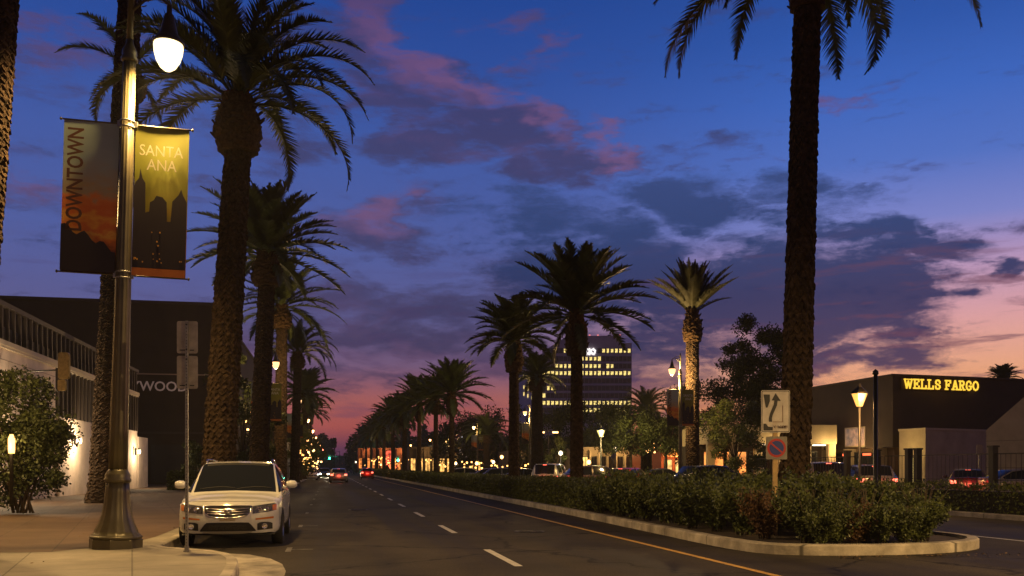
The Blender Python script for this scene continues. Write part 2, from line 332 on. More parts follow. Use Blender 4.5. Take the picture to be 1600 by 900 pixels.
def lamp_light(name, kind, loc, power, color, size=.15, parent=None, spot=None, rot=None, blend=.4):
    l = bpy.data.lights.new(name, kind); l.energy = power; l.color = color
    l.shadow_soft_size = size
    if kind == 'SPOT': l.spot_size = R_(spot); l.spot_blend = blend
    o = bpy.data.objects.new(name, l); COL.objects.link(o); o.location = loc
    if rot: o.rotation_euler = rot
    if parent is not None: o.parent = parent
    return o
def text_mesh(body, width=None, height=None, depth=.01, bold=0., squeeze=1.):
    cu = bpy.data.curves.new('lettering', 'FONT'); cu.body = body; cu.size = 1; cu.extrude = depth; cu.offset = bold; cu.resolution_u = 3
    cu.align_x = 'CENTER'; o = bpy.data.objects.new('lettering', cu); COL.objects.link(o)
    me = bpy.data.meshes.new_from_object(o.evaluated_get(bpy.context.evaluated_depsgraph_get()))
    bpy.data.objects.remove(o); bpy.data.curves.remove(cu)
    c = np.array([v.co[:] for v in me.vertices]); lo, hi = c.min(0), c.max(0)
    sx = sy = (width / (hi[0] - lo[0])) if width else height / (hi[1] - lo[1])
    if width and height: sy = height / (hi[1] - lo[1])
    for v in me.vertices:
        v.co = Vector(((v.co.x - (lo[0] + hi[0]) / 2) * sx, (v.co.y - (lo[1] + hi[1]) / 2) * sy, v.co.z))
    return me
def wallify(me, x=0, y=0, z=0, rot=0):
    """lay a drawing made in xy onto an xz wall that faces -y, centred at x,z"""
    c, s = math.cos(rot), math.sin(rot)
    for v in me.vertices:
        a, b = v.co.x * c - v.co.y * s, v.co.x * s + v.co.y * c
        v.co = Vector((x + a, y - v.co.z, z + b))
    me.update(); return me
ORD = ['first', 'second', 'third', 'fourth', 'fifth', 'sixth', 'seventh', 'eighth', 'ninth', 'tenth', 'eleventh', 'twelfth', 'thirteenth', 'fourteenth', 'fifteenth', 'sixteenth', 'seventeenth', 'eighteenth', 'nineteenth', 'twentieth']

# ------------------------------------------------------------ leaves
def leaf_mesh(name, pts, size, rng, m, aspect=2.0, jitter=.35, up=0.):
    n = len(pts)
    d = rng.normal(size=(n, 3)); d[:, 2] += up; d /= np.linalg.norm(d, axis=1)[:, None] + 1e-9
    e = rng.normal(size=(n, 3)); e -= d * (e * d).sum(1)[:, None]; e /= np.linalg.norm(e, axis=1)[:, None] + 1e-9
    s = size * (1 + jitter * rng.uniform(-1, 1, n))[:, None]
    a = pts; b = pts + d * s * .5 + e * s * .5 / aspect; c = pts + d * s; f = pts + d * s * .5 - e * s * .5 / aspect
    V = np.stack([a, b, c, f], 1).reshape(-1, 3)
    return raw_quads(name, V, m)
def raw_quads(name, V, m):
    n = len(V) // 4
    me = bpy.data.meshes.new(name); me.vertices.add(4 * n); me.vertices.foreach_set('co', np.ascontiguousarray(V, dtype=np.float32).ravel())
    me.loops.add(4 * n); me.loops.foreach_set('vertex_index', np.arange(4 * n, dtype=np.int32))
    me.polygons.add(n); me.polygons.foreach_set('loop_start', np.arange(0, 4 * n, 4, dtype=np.int32))
    try: me.polygons.foreach_set('loop_total', np.full(n, 4, dtype=np.int32))
    except Exception: pass
    me.update(calc_edges=True); me.validate(); me.materials.append(m); return me

# ------------------------------------------------------------ palms
def frond_quads(rng, L, azm, e0, bend, nl, leaflen, lw, base_r, z0, vee=.5, droop=.35, twist=0.):
    """one pinnate leaf: a curved rachis with a comb of leaflets; returns quads (n,4,3) and rachis points"""
    steps = 14; s = np.linspace(0, 1, steps + 1); pitch = e0 - bend * s ** 1.35
    ds = L / steps; r = np.zeros(steps + 1); z = np.zeros(steps + 1)
    for i in range(steps): r[i + 1] = r[i] + math.cos(pitch[i]) * ds; z[i + 1] = z[i] + math.sin(pitch[i]) * ds
    side_sway = rng.uniform(-.12, .12) * s ** 2 * L
    ca, sa = math.cos(azm), math.sin(azm); rad = np.array([ca, sa, 0]); side = np.array([-sa, ca, 0])
    Pn = rad[None] * (base_r + r)[:, None] + side[None] * side_sway[:, None] + np.array([0, 0, 1])[None] * (z0 + z)[:, None]
    t = np.linspace(.13, .995, nl); Pi = np.stack([np.interp(t, s, Pn[:, k]) for k in range(3)], 1)
    pi_ = np.interp(t, s, pitch); T = rad[None] * np.cos(pi_)[:, None] + np.array([0, 0, 1.])[None] * np.sin(pi_)[:, None]
    Nn = -rad[None] * np.sin(pi_)[:, None] + np.array([0, 0, 1.])[None] * np.cos(pi_)[:, None]
    env = np.clip(np.sin(np.pi * np.clip(t * .93 + .1, 0, 1)) ** .55, .18, 1) * leaflen
    Q = []
    for sg in (-1, 1):
        ll = env * rng.uniform(.82, 1.1, nl); fw = .62 + .5 * t; vv = vee * rng.uniform(.5, 1.4, nl)
        D = T * fw[:, None] + side[None] * sg * 1.0 + Nn * vv[:, None] + rng.normal(size=(nl, 3)) * .10
        D /= np.linalg.norm(D, axis=1)[:, None]
        mid = Pi + D * (ll * .55)[:, None]; D2 = D + np.array([0, 0, -droop]); D2 /= np.linalg.norm(D2, axis=1)[:, None]
        tip = mid + D2 * (ll * .5)[:, None]
        wv = T * (lw / 2)
        Q.append(np.stack([Pi - wv, Pi + wv, mid + wv * .9, mid - wv * .9], 1)); Q.append(np.stack([mid - wv * .9, mid + wv * .9, tip + wv * .1, tip - wv * .1], 1))
    # the rachis as two crossed strips
    wd = np.interp(s, [0, .12, 1], [.055, .03, .006])[:, None]
    for w in (side[None] * wd, np.array([0, 0, 1.])[None] * wd):
        Q.append(np.stack([Pn[:-1] - w[:-1], Pn[:-1] + w[:-1], Pn[1:] + w[1:], Pn[1:] - w[1:]], 1))
    return np.concatenate(Q)
def crown_mesh(name, seed, L, n_fr, e_lo, e_hi, bend, nl=46, leaflen=.45, lw=.035, base_r=.12, m=None, vee=.5, droop=.35, ztop=.45, skirt=4):
    rng = np.random.default_rng(seed); Q = []
    for i in range(skirt):       # a few old leaves hanging by the boot
        a = rng.uniform(0, 6.28); Q.append(frond_quads(rng, L * rng.uniform(.45, .7), a, rng.uniform(-.9, -.3), .9, int(nl * .6), leaflen * .7, lw, base_r, -.1, vee * .3, .4))
    for i in range(n_fr):
        k = (i + .5) / n_fr; a = i * 2.39996 + rng.uniform(-.25, .25)
        e = e_lo + (e_hi - e_lo) * k ** .8 + rng.uniform(-.1, .1)
        Lr = L * rng.uniform(.86, 1.08) * (1 - .22 * k * k)
        b = bend * rng.uniform(.8, 1.2) * (1.05 - .45 * k)
        Q.append(frond_quads(rng, Lr, a, e, b, nl, leaflen, lw, base_r, ztop * k, vee, droop))
    return raw_quads(name, np.concatenate(Q).reshape(-1, 3), m or M_frond)
def trunk_mb(h, r0, r1, lean=(0, 0), seed=0, n=20, pitch=.14, depth=.085, bow=0., flare=1.25):
    """tapered trunk covered in overlapping leaf scars"""
    rnd = random.Random(seed); mb = MB(); rows = max(8, int(h / pitch * 2)); vs = []; fs = []
    ph = [rnd.uniform(-1, 1) for _ in range(rows * 2)]
    for j in range(rows + 1):
        t = j / rows; z = h * t; r = r0 + (r1 - r0) * t
        if t < .06: r *= 1 + (flare - 1) * (1 - t / .06) ** 2
        cx = lean[0] * t + bow * math.sin(math.pi * t); cy = lean[1] * t
        odd = j % 2; ring = j // 2
        for i in range(n):
            a = 2 * math.pi * (i + .5 * (ring % 2)) / n
            q = 1 + depth * (rnd.uniform(.2, 1.5) if odd else rnd.uniform(-1.1, -.2)) + depth * .35 * math.sin(5 * a + ring * 1.7)
            vs.append((cx + r * q * math.cos(a), cy + r * q * math.sin(a), z - (.25 * pitch if odd else 0) + pitch * (.34 * (1 if i % 2 else -1) + rnd.uniform(-.12, .12)) * (1 if 0 < j < rows else 0)))
    for j in range(rows):
        for i in range(n):
            k = (i + 1) % n; fs.append((j * n + i, j * n + k, (j + 1) * n + k, (j + 1) * n + i))
    fs.append(tuple(rows * n + i for i in range(n)))
    return mb.add(vs, fs, False)
def boot_mb(h, r, seed=0, n=20):
    """the swollen ball of cut leaf bases under the crown"""
    rnd = random.Random(seed); mb = MB(); rows = max(8, int(h / .09)); vs = []; fs = []
    for j in range(rows + 1):
        t = j / rows; z = h * t; rr = r * (.70 + .38 * math.sin(math.pi * min(1, t * 1.05 + .14)) ** .8)
        for i in range(n):
            a = 2 * math.pi * (i + .5 * (j % 2)) / n; q = 1 + rnd.uniform(-.07, .12)
            vs.append((rr * q * math.cos(a), rr * q * math.sin(a), z))
    for j in range(rows):
        for i in range(n):
            k = (i + 1) % n; fs.append((j * n + i, j * n + k, (j + 1) * n + k, (j + 1) * n + i))
    fs.append(tuple(range(n - 1, -1, -1))); fs.append(tuple(rows * n + i for i in range(n))); mb.add(vs, fs, False)
    for q in range(int(26 * h)):      # stubs of cut leaf stalks
        a = rnd.uniform(0, 2 * math.pi); t = rnd.uniform(.05, 1); rr = r * (.70 + .38 * math.sin(math.pi * min(1, t * 1.05 + .14)) ** .8) * .95
        p = Vector((rr * math.cos(a), rr * math.sin(a), h * t)); d = Vector((math.cos(a), math.sin(a), .9)).normalized()
        mb.tube([p, p + d * r * rnd.uniform(.22, .42)], [r * .09, r * .05], 4, smooth=False)
    return mb
CROWNS = {
    'arch': lambda: crown_mesh('crown', 3, 4.6, 44, .16, 1.52, 1.95, nl=100, leaflen=.56, lw=.055, droop=.05, vee=.40, base_r=.15, skirt=0),
    'full': lambda: crown_mesh('crown', 11, 4.1, 56, -.20, 1.52, .80, nl=66, leaflen=.58, lw=.09, droop=.1, vee=.42),
    'open': lambda: crown_mesh('crown', 19, 3.5, 54, -.15, 1.50, .78, nl=60, leaflen=.58, lw=.085, droop=.1, vee=.45),
    'small': lambda: crown_mesh('crown', 25, 3.1, 64, -.15, 1.45, 1.05, nl=54, leaflen=.55, lw=.085, droop=.12, vee=.42),
    'vase': lambda: crown_mesh('crown', 31, 3.2, 50, .62, 1.45, .42, nl=56, leaflen=.40, lw=.08, m=M_frond2, droop=.05, vee=.5, skirt=0),
    'far': lambda: crown_mesh('crown', 37, 3.7, 66, -.30, 1.5, .95, nl=30, leaflen=.65, lw=.18, droop=.12, vee=.4),
    'hang': lambda: crown_mesh('crown', 43, 4.5, 44, -.02, 1.4, 2.0, nl=90, leaflen=.56, lw=.05, droop=.25, vee=.15, skirt=0),
    'sparse': lambda: crown_mesh('crown', 47, 4.2, 9, .10, 1.3, 1.7, nl=80, leaflen=.60, lw=.07, droop=.08, vee=.35),
}
_base = dict(CROWNS)
CROWNS['open2'] = lambda: crown_mesh('crown', 119, 3.3, 44, -.35, 1.45, .95, nl=54, leaflen=.52, lw=.08, droop=.2, vee=.35, skirt=7)
CROWNS['far2'] = lambda: crown_mesh('crown', 137, 3.4, 50, -.45, 1.5, 1.2, nl=30, leaflen=.60, lw=.16, droop=.25, vee=.3, skirt=8)
CROWNS['full2'] = lambda: crown_mesh('crown', 111, 4.2, 46, -.35, 1.48, 1.0, nl=62, leaflen=.55, lw=.085, droop=.2, vee=.35, skirt=7)
_cc = {}
def crown(kind):
    if kind not in _cc: _cc[kind] = CROWNS[kind]()
    return _cc[kind]
def palm(name, label, loc, h, r, kind, boot=1.2, lean=(0, 0), rz=0., group=None, seed=0, cscale=1., bootr=1.45, n=20, pitch=.12, taper=.82, bark=None, bow=0.):
    t = thing(name, label, 'palm tree', loc, 0, group)
    obj('trunk', trunk_mb(h, r, r * taper, lean, seed, n, pitch, bow=bow), bark or M_bark, t)
    b = obj('leaf_base_ball', boot_mb(boot, r * bootr, seed, n), M_boot, t); b.location = (lean[0], lean[1], h - .12)
    c = link('crown', crown(kind), None, t); c.location = (lean[0], lean[1], h + boot - .35); c.rotation_euler = (0, 0, rz); c.scale = (cscale,) * 3
    return t

# ------------------------------------------------------------ broadleaf trees, shrubs
def tree(name, label, loc, h, cr, ch, seed, nleaf=9000, leaf=.16, m=None, group=None, clumps=26, th=None, tr=.12, cat='tree', gap=.5):
    rng = np.random.default_rng(seed); t = thing(name, label, cat, loc, 0, group); th = th if th is not None else h - ch * .75
    tb = MB(); tb.tube([(0, 0, 0), (.05, .03, th * .5), (0, 0, th), (.1 * cr, 0, h - ch * .4)], [tr * 1.3, tr, tr * .8, tr * .3], 8)
    C = []
    for i in range(clumps):
        a = rng.uniform(0, 2 * np.pi); rr = cr * rng.uniform(.15, 1) ** .6; zz = h - ch * .5 + ch * .48 * rng.uniform(-1, 1)
        k = math.sqrt(max(.05, 1 - ((zz - (h - ch * .5)) / (ch * .55)) ** 2)); C.append((rr * k * math.cos(a), rr * k * math.sin(a), zz, rng.uniform(.16, .34) * cr))
        if i < 14: tb.tube([(0, 0, th * rng.uniform(.6, 1)), (C[-1][0] * .5, C[-1][1] * .5, (th + zz) * .5), C[-1][:3]], [tr * .45, tr * .3, tr * .08], 5)
    obj('trunk', tb, M_wood, t)
    C = np.array(C); idx = rng.integers(0, len(C), nleaf); d = rng.normal(size=(nleaf, 3)); d /= np.linalg.norm(d, axis=1)[:, None]
    pts = C[idx, :3] + d * (C[idx, 3] * rng.uniform(gap, 1.15, nleaf))[:, None] * np.array([1, 1, .8])
    link('crown', leaf_mesh('crown', pts, leaf, rng, m or M_tree), None, t); return t

# ------------------------------------------------------------ ground, roads, kerbs
mb = MB(); mb.add([(-3000, -60, 0), (3000, -60, 0), (3000, 4500, 0), (-3000, 4500, 0)], [(0, 1, 2, 3)]); struct('ground', mb, M_ground)
def strip(uvs, z):
    mb = MB(); n = len(uvs); mb.add([Vector((u, v, z)) for u, v in uvs], [tuple(range(n))]); return mb
struct('road', strip([(-2.9, -40), (20.0, -40), (20.0, 900), (-2.9, 900)], .004), M_asph, rz=TH)
struct('cross_road', strip([(-60, -30), (-2.9, -30), (-2.9, 10.0), (-60, 10.0)], .004), M_asph, rz=TH)
struct('parking_lot', strip([(21.2, 6), (120, 6), (120, 160), (21.2, 160)], .006), mat('lot_asphalt', (.06, .052, .045), .8, noise=(.4, .3)), rz=TH)
def sweep_prism(poly, z0, z1, name, m, kind='structure'):
    mb = MB(); mb.prism([(p[0], p[1]) for p in poly], z0, z1); return struct(name, mb, m, rz=TH)
def offset_poly(poly, d):
    out = []; n = len(poly)
    for i in range(n):
        a, b, c = Vector(poly[i - 1]), Vector(poly[i]), Vector(poly[(i + 1) % n])
        e1 = (b - a).normalized(); e2 = (c - b).normalized(); n1 = Vector((-e1.y, e1.x)); n2 = Vector((-e2.y, e2.x)); q = (n1 + n2); q = q.normalized() / max(.5, q.normalized().dot(n1))
        out.append(b + q * d)
    return [(p.x, p.y) for p in out]
def ring(name, poly, w, z, m, z0=0.0, bevel=.02, closed=True):
    inner = offset_poly(poly, w); mb = MB(); n = len(poly); vs = []; fs = []
    bv = [(offset_poly(poly, 0), z0), (offset_poly(poly, 0), z - bevel), (offset_poly(poly, bevel), z), (inner, z), (inner, z0)]
    for pl, zz in bv: vs += [(p[0], p[1], zz) for p in pl]
    for k in range(4):
        for i in range(n if closed else n - 1):
            j = (i + 1) % n; fs.append((k * n + i, k * n + j, (k + 1) * n + j, (k + 1) * n + i))
    mb.add(vs, fs); return struct(name, mb, m, rz=TH)
def smooth_poly(pts, it=2, closed=True):
    for _ in range(it):
        o = []
        n = len(pts)
        for i in range(n if closed else n - 1):
            a, b = pts[i], pts[(i + 1) % n]; o += [(a[0] * .75 + b[0] * .25, a[1] * .75 + b[1] * .25), (a[0] * .25 + b[0] * .75, a[1] * .25 + b[1] * .75)]
        pts = o
    return pts
# left pavement with its bulb-out corner; counter-clockwise
corner = [(-2.9, 16.9), (-2.7, 16.5), (-2.3, 16.15), (-1.9, 15.75), (-1.55, 15.1), (-1.36, 14.3), (-1.26, 13.4), (-1.2, 12.2), (-1.2, 10.9), (-1.7, 10.2), (-3.0, 10.0)]
walk = [(-40, 10.0)] + corner[::-1] + [(-2.9, 60), (-2.9, 900), (-40, 900)]
ring('pavement_kerb', walk, .16, .15, M_kerb)
sweep_prism(offset_poly(walk, .155), 0.0, .146, 'pavement', M_conc)
brown = [(-39, 16.2), (-4.4, 15.9), (-3.5, 17.4), (-3.35, 19), (-3.35, 300), (-39, 300)]
struct('brick_paving', strip(brown, .151), M_brown, rz=TH)
apron = [(-2.7, 17.1), (-2.0, 16.75), (-1.35, 16.3), (-.95, 15.5), (-.72, 14.6), (-.62, 13.6), (-.6, 12.2), (-.6, 9.5), (-3, 9.2), (-3, 15)]
struct('gutter_apron', strip(apron, .012), M_kerb, rz=TH)
# planted median
med = [(7.7, 600), (7.6, 60), (7.5, 30), (7.3, 20), (7.2, 16.9), (7.25, 15.3), (7.55, 14.55), (8.4, 14.2), (9.8, 14.1), (11.2, 14.45), (12.2, 15.3), (12.5, 16.8), (12.3, 30), (12.2, 600)]
med = med[:3] + smooth_poly([med[3]] + med[4:11] + [med[11]], 2, closed=False) + med[12:]
ring('median_kerb', med, .20, .19, M_kerb, bevel=.03)
sweep_prism(offset_poly(med, .195), 0.0, .13, 'median_soil', M_soil)
rk = [(19.1, -8), (60, -8), (60, 4), (21.2, 4), (21.2, 600), (19.1, 600)]
ring('right_kerb', rk, .16, .15, M_kerb)
sweep_prism(offset_poly(rk, .155), 0.0, .146, 'right_pavement', M_conc)
# painted marks: each dash is one object
def mark(name, uvs, m, label, group=None, z=.009):
    o = obj(name, strip(uvs, z), m, rz=TH); return tag(o, kind='structure')
for k in range(-1, 26):
    e = 16.5 + 7.2 * k; mark('lane_dash', [(2.75, e - 2.9), (2.88, e - 2.9), (2.88, e), (2.75, e)], M_white, '')
mark('yellow_edge_line', [(6.0, -5), (6.12, -5), (6.12, 60), (6.2, 400), (6.08, 400), (6.0, 60)], M_yellow, '')
mark('yellow_edge_line', [(11.2, 2), (11.32, 2), (11.5, 12.8), (11.38, 12.8)], M_yellow, '')
mark('white_edge_line', [(13.8, -5), (13.92, -5), (13.92, 200), (13.8, 200)], M_white, '')
for k in range(0, 9):
    v = 17.2 + 6.9 * k
    mb = MB(); mb.add([(-.78, v - .45, .009), (-.68, v - .45, .009), (-.68, v + .45, .009), (-.78, v + .45, .009)], [(0, 1, 2, 3)])
    mb.add([(-.68, v - .05, .009), (-.30, v - .05, .009), (-.30, v + .05, .009), (-.68, v + .05, .009)], [(0, 1, 2, 3)])
    struct('parking_stall_mark', mb, M_worn, rz=TH)

# ------------------------------------------------------------ street lamps
def banner_parts(t, near=True):
    """two banners either side of the pole, perpendicular to the avenue"""
    M_gold = mat('banner_gold', (.40, .34, .03), .7, noise=(2, .3)); M_teal = None
    def graded(name, stops):
        m = bpy.data.materials.new(name); m.use_nodes = True; nt = m.node_tree; b = nt.nodes['Principled BSDF']; b.inputs['Roughness'].default_value = .6
        tc = nt.nodes.new('ShaderNodeTexCoord'); sp = nt.nodes.new('ShaderNodeSeparateXYZ'); nt.links.new(tc.outputs['Generated'], sp.inputs[0])
        nz = nt.nodes.new('ShaderNodeTexNoise'); mp = nt.nodes.new('ShaderNodeMapping'); mp.inputs['Scale'].default_value = (1.2, 1, 9); nt.links.new(tc.outputs['Generated'], mp.inputs[0]); nt.links.new(mp.outputs[0], nz.inputs[0]); nz.inputs['Scale'].default_value = 2.4; nz.inputs['Detail'].default_value = 5
        ad = nt.nodes.new('ShaderNodeMath'); ad.operation = 'MULTIPLY_ADD'; nt.links.new(nz.outputs[0], ad.inputs[0]); ad.inputs[1].default_value = .22; nt.links.new(sp.outputs[2], ad.inputs[2])
        rp = nt.nodes.new('ShaderNodeValToRGB'); e = rp.color_ramp.elements; e[0].position, e[0].color = stops[0][0], stops[0][1] + (1,); e[1].position, e[1].color = stops[-1][0], stops[-1][1] + (1,)
        for p, c in stops[1:-1]: x = e.new(p); x.color = c + (1,)
        nt.links.new(ad.outputs[0], rp.inputs[0]); nt.links.new(rp.outputs[0], b.inputs['Base Color']); return m
    M_sun = graded('printed_sunset', [(.0, (.04, .012, .012)), (.22, (.10, .02, .012)), (.31, (.85, .22, .02)), (.37, (.95, .50, .06)), (.42, (.8, .18, .02)), (.48, (.95, .46, .05)), (.53, (.8, .18, .02)), (.60, (.85, .28, .05)), (.66, (.50, .40, .20)), (.85, (.40, .50, .42)), (1., (.34, .44, .38))])
    M_skyl = graded('printed_dusk_city', [(.0, (.45, .14, .01)), (.35, (.60, .24, .02)), (.55, (.32, .26, .02)), (.8, (.24, .25, .015)), (1., (.22, .22, .02))])
    M_hill = mat('printed_dark_ink', (.018, .010, .012), .6); M_ora = mat('printed_orange', (.50, .15, .02), .6); M_txt = mat('banner_lettering', (.85, .80, .55), .6); M_txd = mat('banner_dark_lettering', (.10, .035, .015), .6)
    M_pt = mat('printed_window_glow', (.75, .38, .05), .6)
    z0, z1 = 4.62, 7.18
    def cloth(x0, x1, m, ph):
        mb = MB(); n, k = 8, 22; vs = []; fs = []
        for j in range(k + 1):
            for i in range(n + 1):
                a = i / n; b = j / k; x = x0 + (x1 - x0) * a
                y = .022 * math.sin(a * 5 + ph) * math.sin(math.pi * b) + .03 * math.sin(math.pi * a) * math.sin(2 * math.pi * b + ph) * .5
                vs.append((x, y, z0 + (z1 - z0) * b))
        for j in range(k):
            for i in range(n): q = j * (n + 1) + i; fs.append((q, q + 1, q + n + 2, q + n + 1))
        return mb.add(vs, fs, True)
    a = obj('banner', cloth(-1.00, -.13, M_sun, 0), M_sun, t); a['label'] = 'sunset banner with dark hills and upright lettering'
    b = obj('banner', cloth(.13, 1.00, M_skyl, 1.6), M_skyl, t); b['label'] = 'gold banner reading SANTA ANA over a dark skyline'
    Y = -.042
    def flat(pts, y=Y): mb = MB(); mb.prism(pts, 0, .004, MXZ @ Matrix.Translation((0, 0, 0))); return mb
    def shape(name, pts, m, par, y=Y):
        mb = MB(); mb.prism(pts, 0, .004, Matrix.Translation((0, y, 0)) @ MXZ); return obj(name, mb, m, par)
    rnd = random.Random(4)
    hills = [(-.995, z0 + .02)] + [(-.995 + .86 * i / 14, z0 + .80 - .028 * i + .05 * math.sin(i * 1.3) + rnd.uniform(-.02, .02)) for i in range(15)][::1] + [(-.135, z0 + .02)]
    shape('printed_hills', hills[::-1], M_hill, a)
    sky = [(.135, z0 + .14), (.995, z0 + .14), (.995, z0 + 1.30), (.93, z0 + 1.42), (.90, z0 + 1.52), (.86, z0 + 1.42), (.76, z0 + 1.30), (.74, z0 + .95), (.68, z0 + .95), (.67, z0 + 1.28), (.60, z0 + 1.36), (.50, z0 + 1.38), (.46, z0 + 1.30), (.40, z0 + 1.26), (.39, z0 + 1.10),
           (.33, z0 + 1.08), (.32, z0 + 1.58), (.27, z0 + 1.66), (.235, z0 + 1.82), (.215, z0 + 1.66), (.16, z0 + 1.58), (.135, z0 + 1.5)]
    shape('printed_skyline', sky, M_hill, b)
    shape('orange_strip', [(.135, z0 + .005), (.995, z0 + .005), (.995, z0 + .135), (.135, z0 + .135)], M_ora, b, Y)
    mb = MB()
    for i in range(20):
        x = rnd.choice([.2, .32, .46, .5, .56, .60, .88, .92]) + rnd.uniform(-.03, .03); z = z0 + (rnd.uniform(.2, .4) if i % 2 else rnd.uniform(.45, .95) if .4 < x < .7 else .28); s_ = rnd.uniform(.006, .013); mb.box(x - s_, x + s_, Y - .012, Y - .006, z - s_, z + s_ * 1.3)
    obj('printed_city_lights', mb, M_pt, b)['kind'] = 'stuff'
    link('lettering', wallify(text_mesh('DOWNTOWN', width=1.72, height=.26, depth=.001, bold=.022), -.80, Y - .003, z0 + 1.55, math.pi / 2), M_txd, a)
    link('lettering', wallify(text_mesh('SANTA', width=.70, height=.185, depth=.002), .565, Y - .01, z0 + 2.14), M_txt, b)
    link('lettering', wallify(text_mesh('ANA', width=.48, height=.185, depth=.002), .575, Y - .01, z0 + 1.90), M_txt, b)
    for zz in (z0, z1):
        mb = MB(); mb.tube([(-1.03, 0, zz), (1.03, 0, zz)], .014, 8)
        for s_ in (-1, 1): mb.lathe([(.0, 0), (.026, .012), (.026, .03), (.0, .045)], 8, M=Matrix.Translation((s_ * 1.03, 0, zz)) @ Matrix.Rotation(s_ * math.pi / 2, 4, 'Y'))
        obj('banner_arm', mb, M_pole, t)
        mb = MB()
        for dz in (-.05, .05): mb.lathe([(.118, zz + dz - .016), (.128, zz + dz - .01), (.128, zz + dz + .01), (.118, zz + dz + .016)], 16)
        mb.box(-.16, -.11, -.03, .03, zz - .05, zz + .05); mb.box(.11, .16, -.03, .03, zz - .05, zz + .05)
        obj('clamp', mb, M_galv, t)
def street_lamp(label, loc, group, side=1, lean=0., glow=M_bulb):
    t = thing('street_lamp', label, 'street lamp', loc, TH, group); t.rotation_euler = (0, lean, TH)
    mb = MB()     # eight-sided plinth and moulded, fluted base
    mb.lathe([(.43, 0), (.43, .15), (.405, .17)], 8, smooth=False); obj('plinth', mb, M_pole, t)
    mb = MB(); mb.lathe([(.40, .17), (.405, .20), (.385, .24), (.36, .25), (.35, .30), (.29, .42), (.245, .56), (.215, .75), (.20, .95), (.19, 1.12)], 48, flute=(16, .07))
    mb.lathe([(.405, .165), (.42, .19), (.405, .215)], 24); mb.lathe([(.19, 1.10), (.215, 1.13), (.215, 1.17), (.195, 1.19), (.205, 1.23), (.19, 1.26), (.165, 1.30), (.15, 1.33)], 24)
    obj('fluted_base', mb, M_pole, t)
    mb = MB(); mb.lathe([(.155, 1.30), (.15, 2.0), (.132, 4.0), (.115, 6.2), (.104, 8.25)], 48, flute=(12, .09)); obj('shaft', mb, M_pole, t)
    mb = MB(); mb.lathe([(.105, 8.23), (.135, 8.26), (.14, 8.30), (.115, 8.34), (.125, 8.38), (.115, 8.44), (.065, 8.54), (.058, 8.62)], 20); obj('collar', mb, M_pole, t)
    mb = MB(); mb.lathe([(.055, 8.60), (.05, 9.55), (.062, 9.56), (.062, 9.60), (.03, 9.64), (.045, 9.70), (.0, 9.76)], 14)
    ax = .62 * side; mb.tube([(0, 0, 9.10), (ax * .35, 0, 9.32), (ax * .75, 0, 9.40), (ax, 0, 9.29)], .026, 8); mb.tube([(0, 0, 9.52), (ax * .5, 0, 9.50), (ax, 0, 9.29)], .016, 6)
    mb.tube([(ax * .3 + .09 * math.cos(a), 0, 9.30 + .09 * math.sin(a)) for a in [k * .5 for k in range(12)]], .010, 5); obj('arm', mb, M_pole, t)
    mb = MB(); mb.lathe([(r_, z_ - .17) for r_, z_ in [(.02, 9.47), (.045, 9.44), (.045, 9.32), (.08, 9.28), (.12, 9.10), (.15, 8.96), (.21, 8.88), (.262, 8.82), (.262, 8.79), (.235, 8.785)]], 24, c=(ax, 0), cap=False); obj('hood', mb, M_pole, t)
    mb = MB(); mb.lathe([(r_, z_ - .17) for r_, z_ in [(.237, 8.80), (.245, 8.74), (.235, 8.64), (.195, 8.50), (.13, 8.39), (.06, 8.335), (.0, 8.325)]], 24, c=(ax, 0)); obj('lamp_globe', mb, glow, t)
    banner_parts(t); return t
lampA = street_lamp('big fluted street lamp on the near corner, lit, with SANTA ANA and sunset banners', P(181, 15.5, .146), 'street lamps along the avenue', 1, R_(1.5))
def lamp_glow(t, power, side=1, name='lamp_bulb_light'):
    l = lamp_light(name, 'SPOT', (.62 * side, -.07, 8.12), power, LAMPC, .20, t, spot=176, rot=(0, 0, 0), blend=.45); return l
POW = 2700
for c in lampA.children:
    pass
lampA_l = lamp_glow(lampA, POW)
# the globe must not shade its own bulb: light sits just below the glass
lampA_l.location.z = 8.10
gl_ = [c for c in lampA.children if c.name.startswith('lamp_globe')][0]; far_globe = gl_.data.copy(); far_globe.materials.clear(); far_globe.materials.append(M_bulb_f)
vfar_globe = gl_.data.copy(); vfar_globe.materials.clear(); vfar_globe.materials.append(mat('distant_lamp_globe_lit', (.9, .8, .6), .4, emit=(1, .44, .13), estr=14))
far_specs_left = [(57.6, 416), (90, None), (126, None), (162, None), (198, None), (234, None), (270, None), (306, None)]
for i, (d, px) in enumerate(far_specs_left):
    loc = P(px, d, .146) if px else None
    if loc is None:
        u = -3.5; yc = d; xc = (u - yc * ST) / CT; loc = Vector((xc, yc, .146))
    c = copy_tree(lampA, label='lit bannered street lamp on the left pavement, %s one beyond the white crossover' % ORD[i], loc=loc, rz=TH, scale=.93)
    for ch in c.children:
        if ch.name.startswith('lamp_globe'): ch.data = far_globe if i < 2 else vfar_globe
        if ch.type == 'LIGHT':
            bpy.data.objects.remove(ch); 
    if i <= 3: lamp_light('lamp_bulb_light', 'POINT', (.62, .22, 8.02), (POW * .30, POW * .3, POW * .4, POW * .6)[i], LAMPC, .2, c)
lampB = None
rights = [(53, 1063), (93, 828), (127, 746), (154, None), (184, None), (228, None), (270, None), (316, None), (365, None), (420, None)]
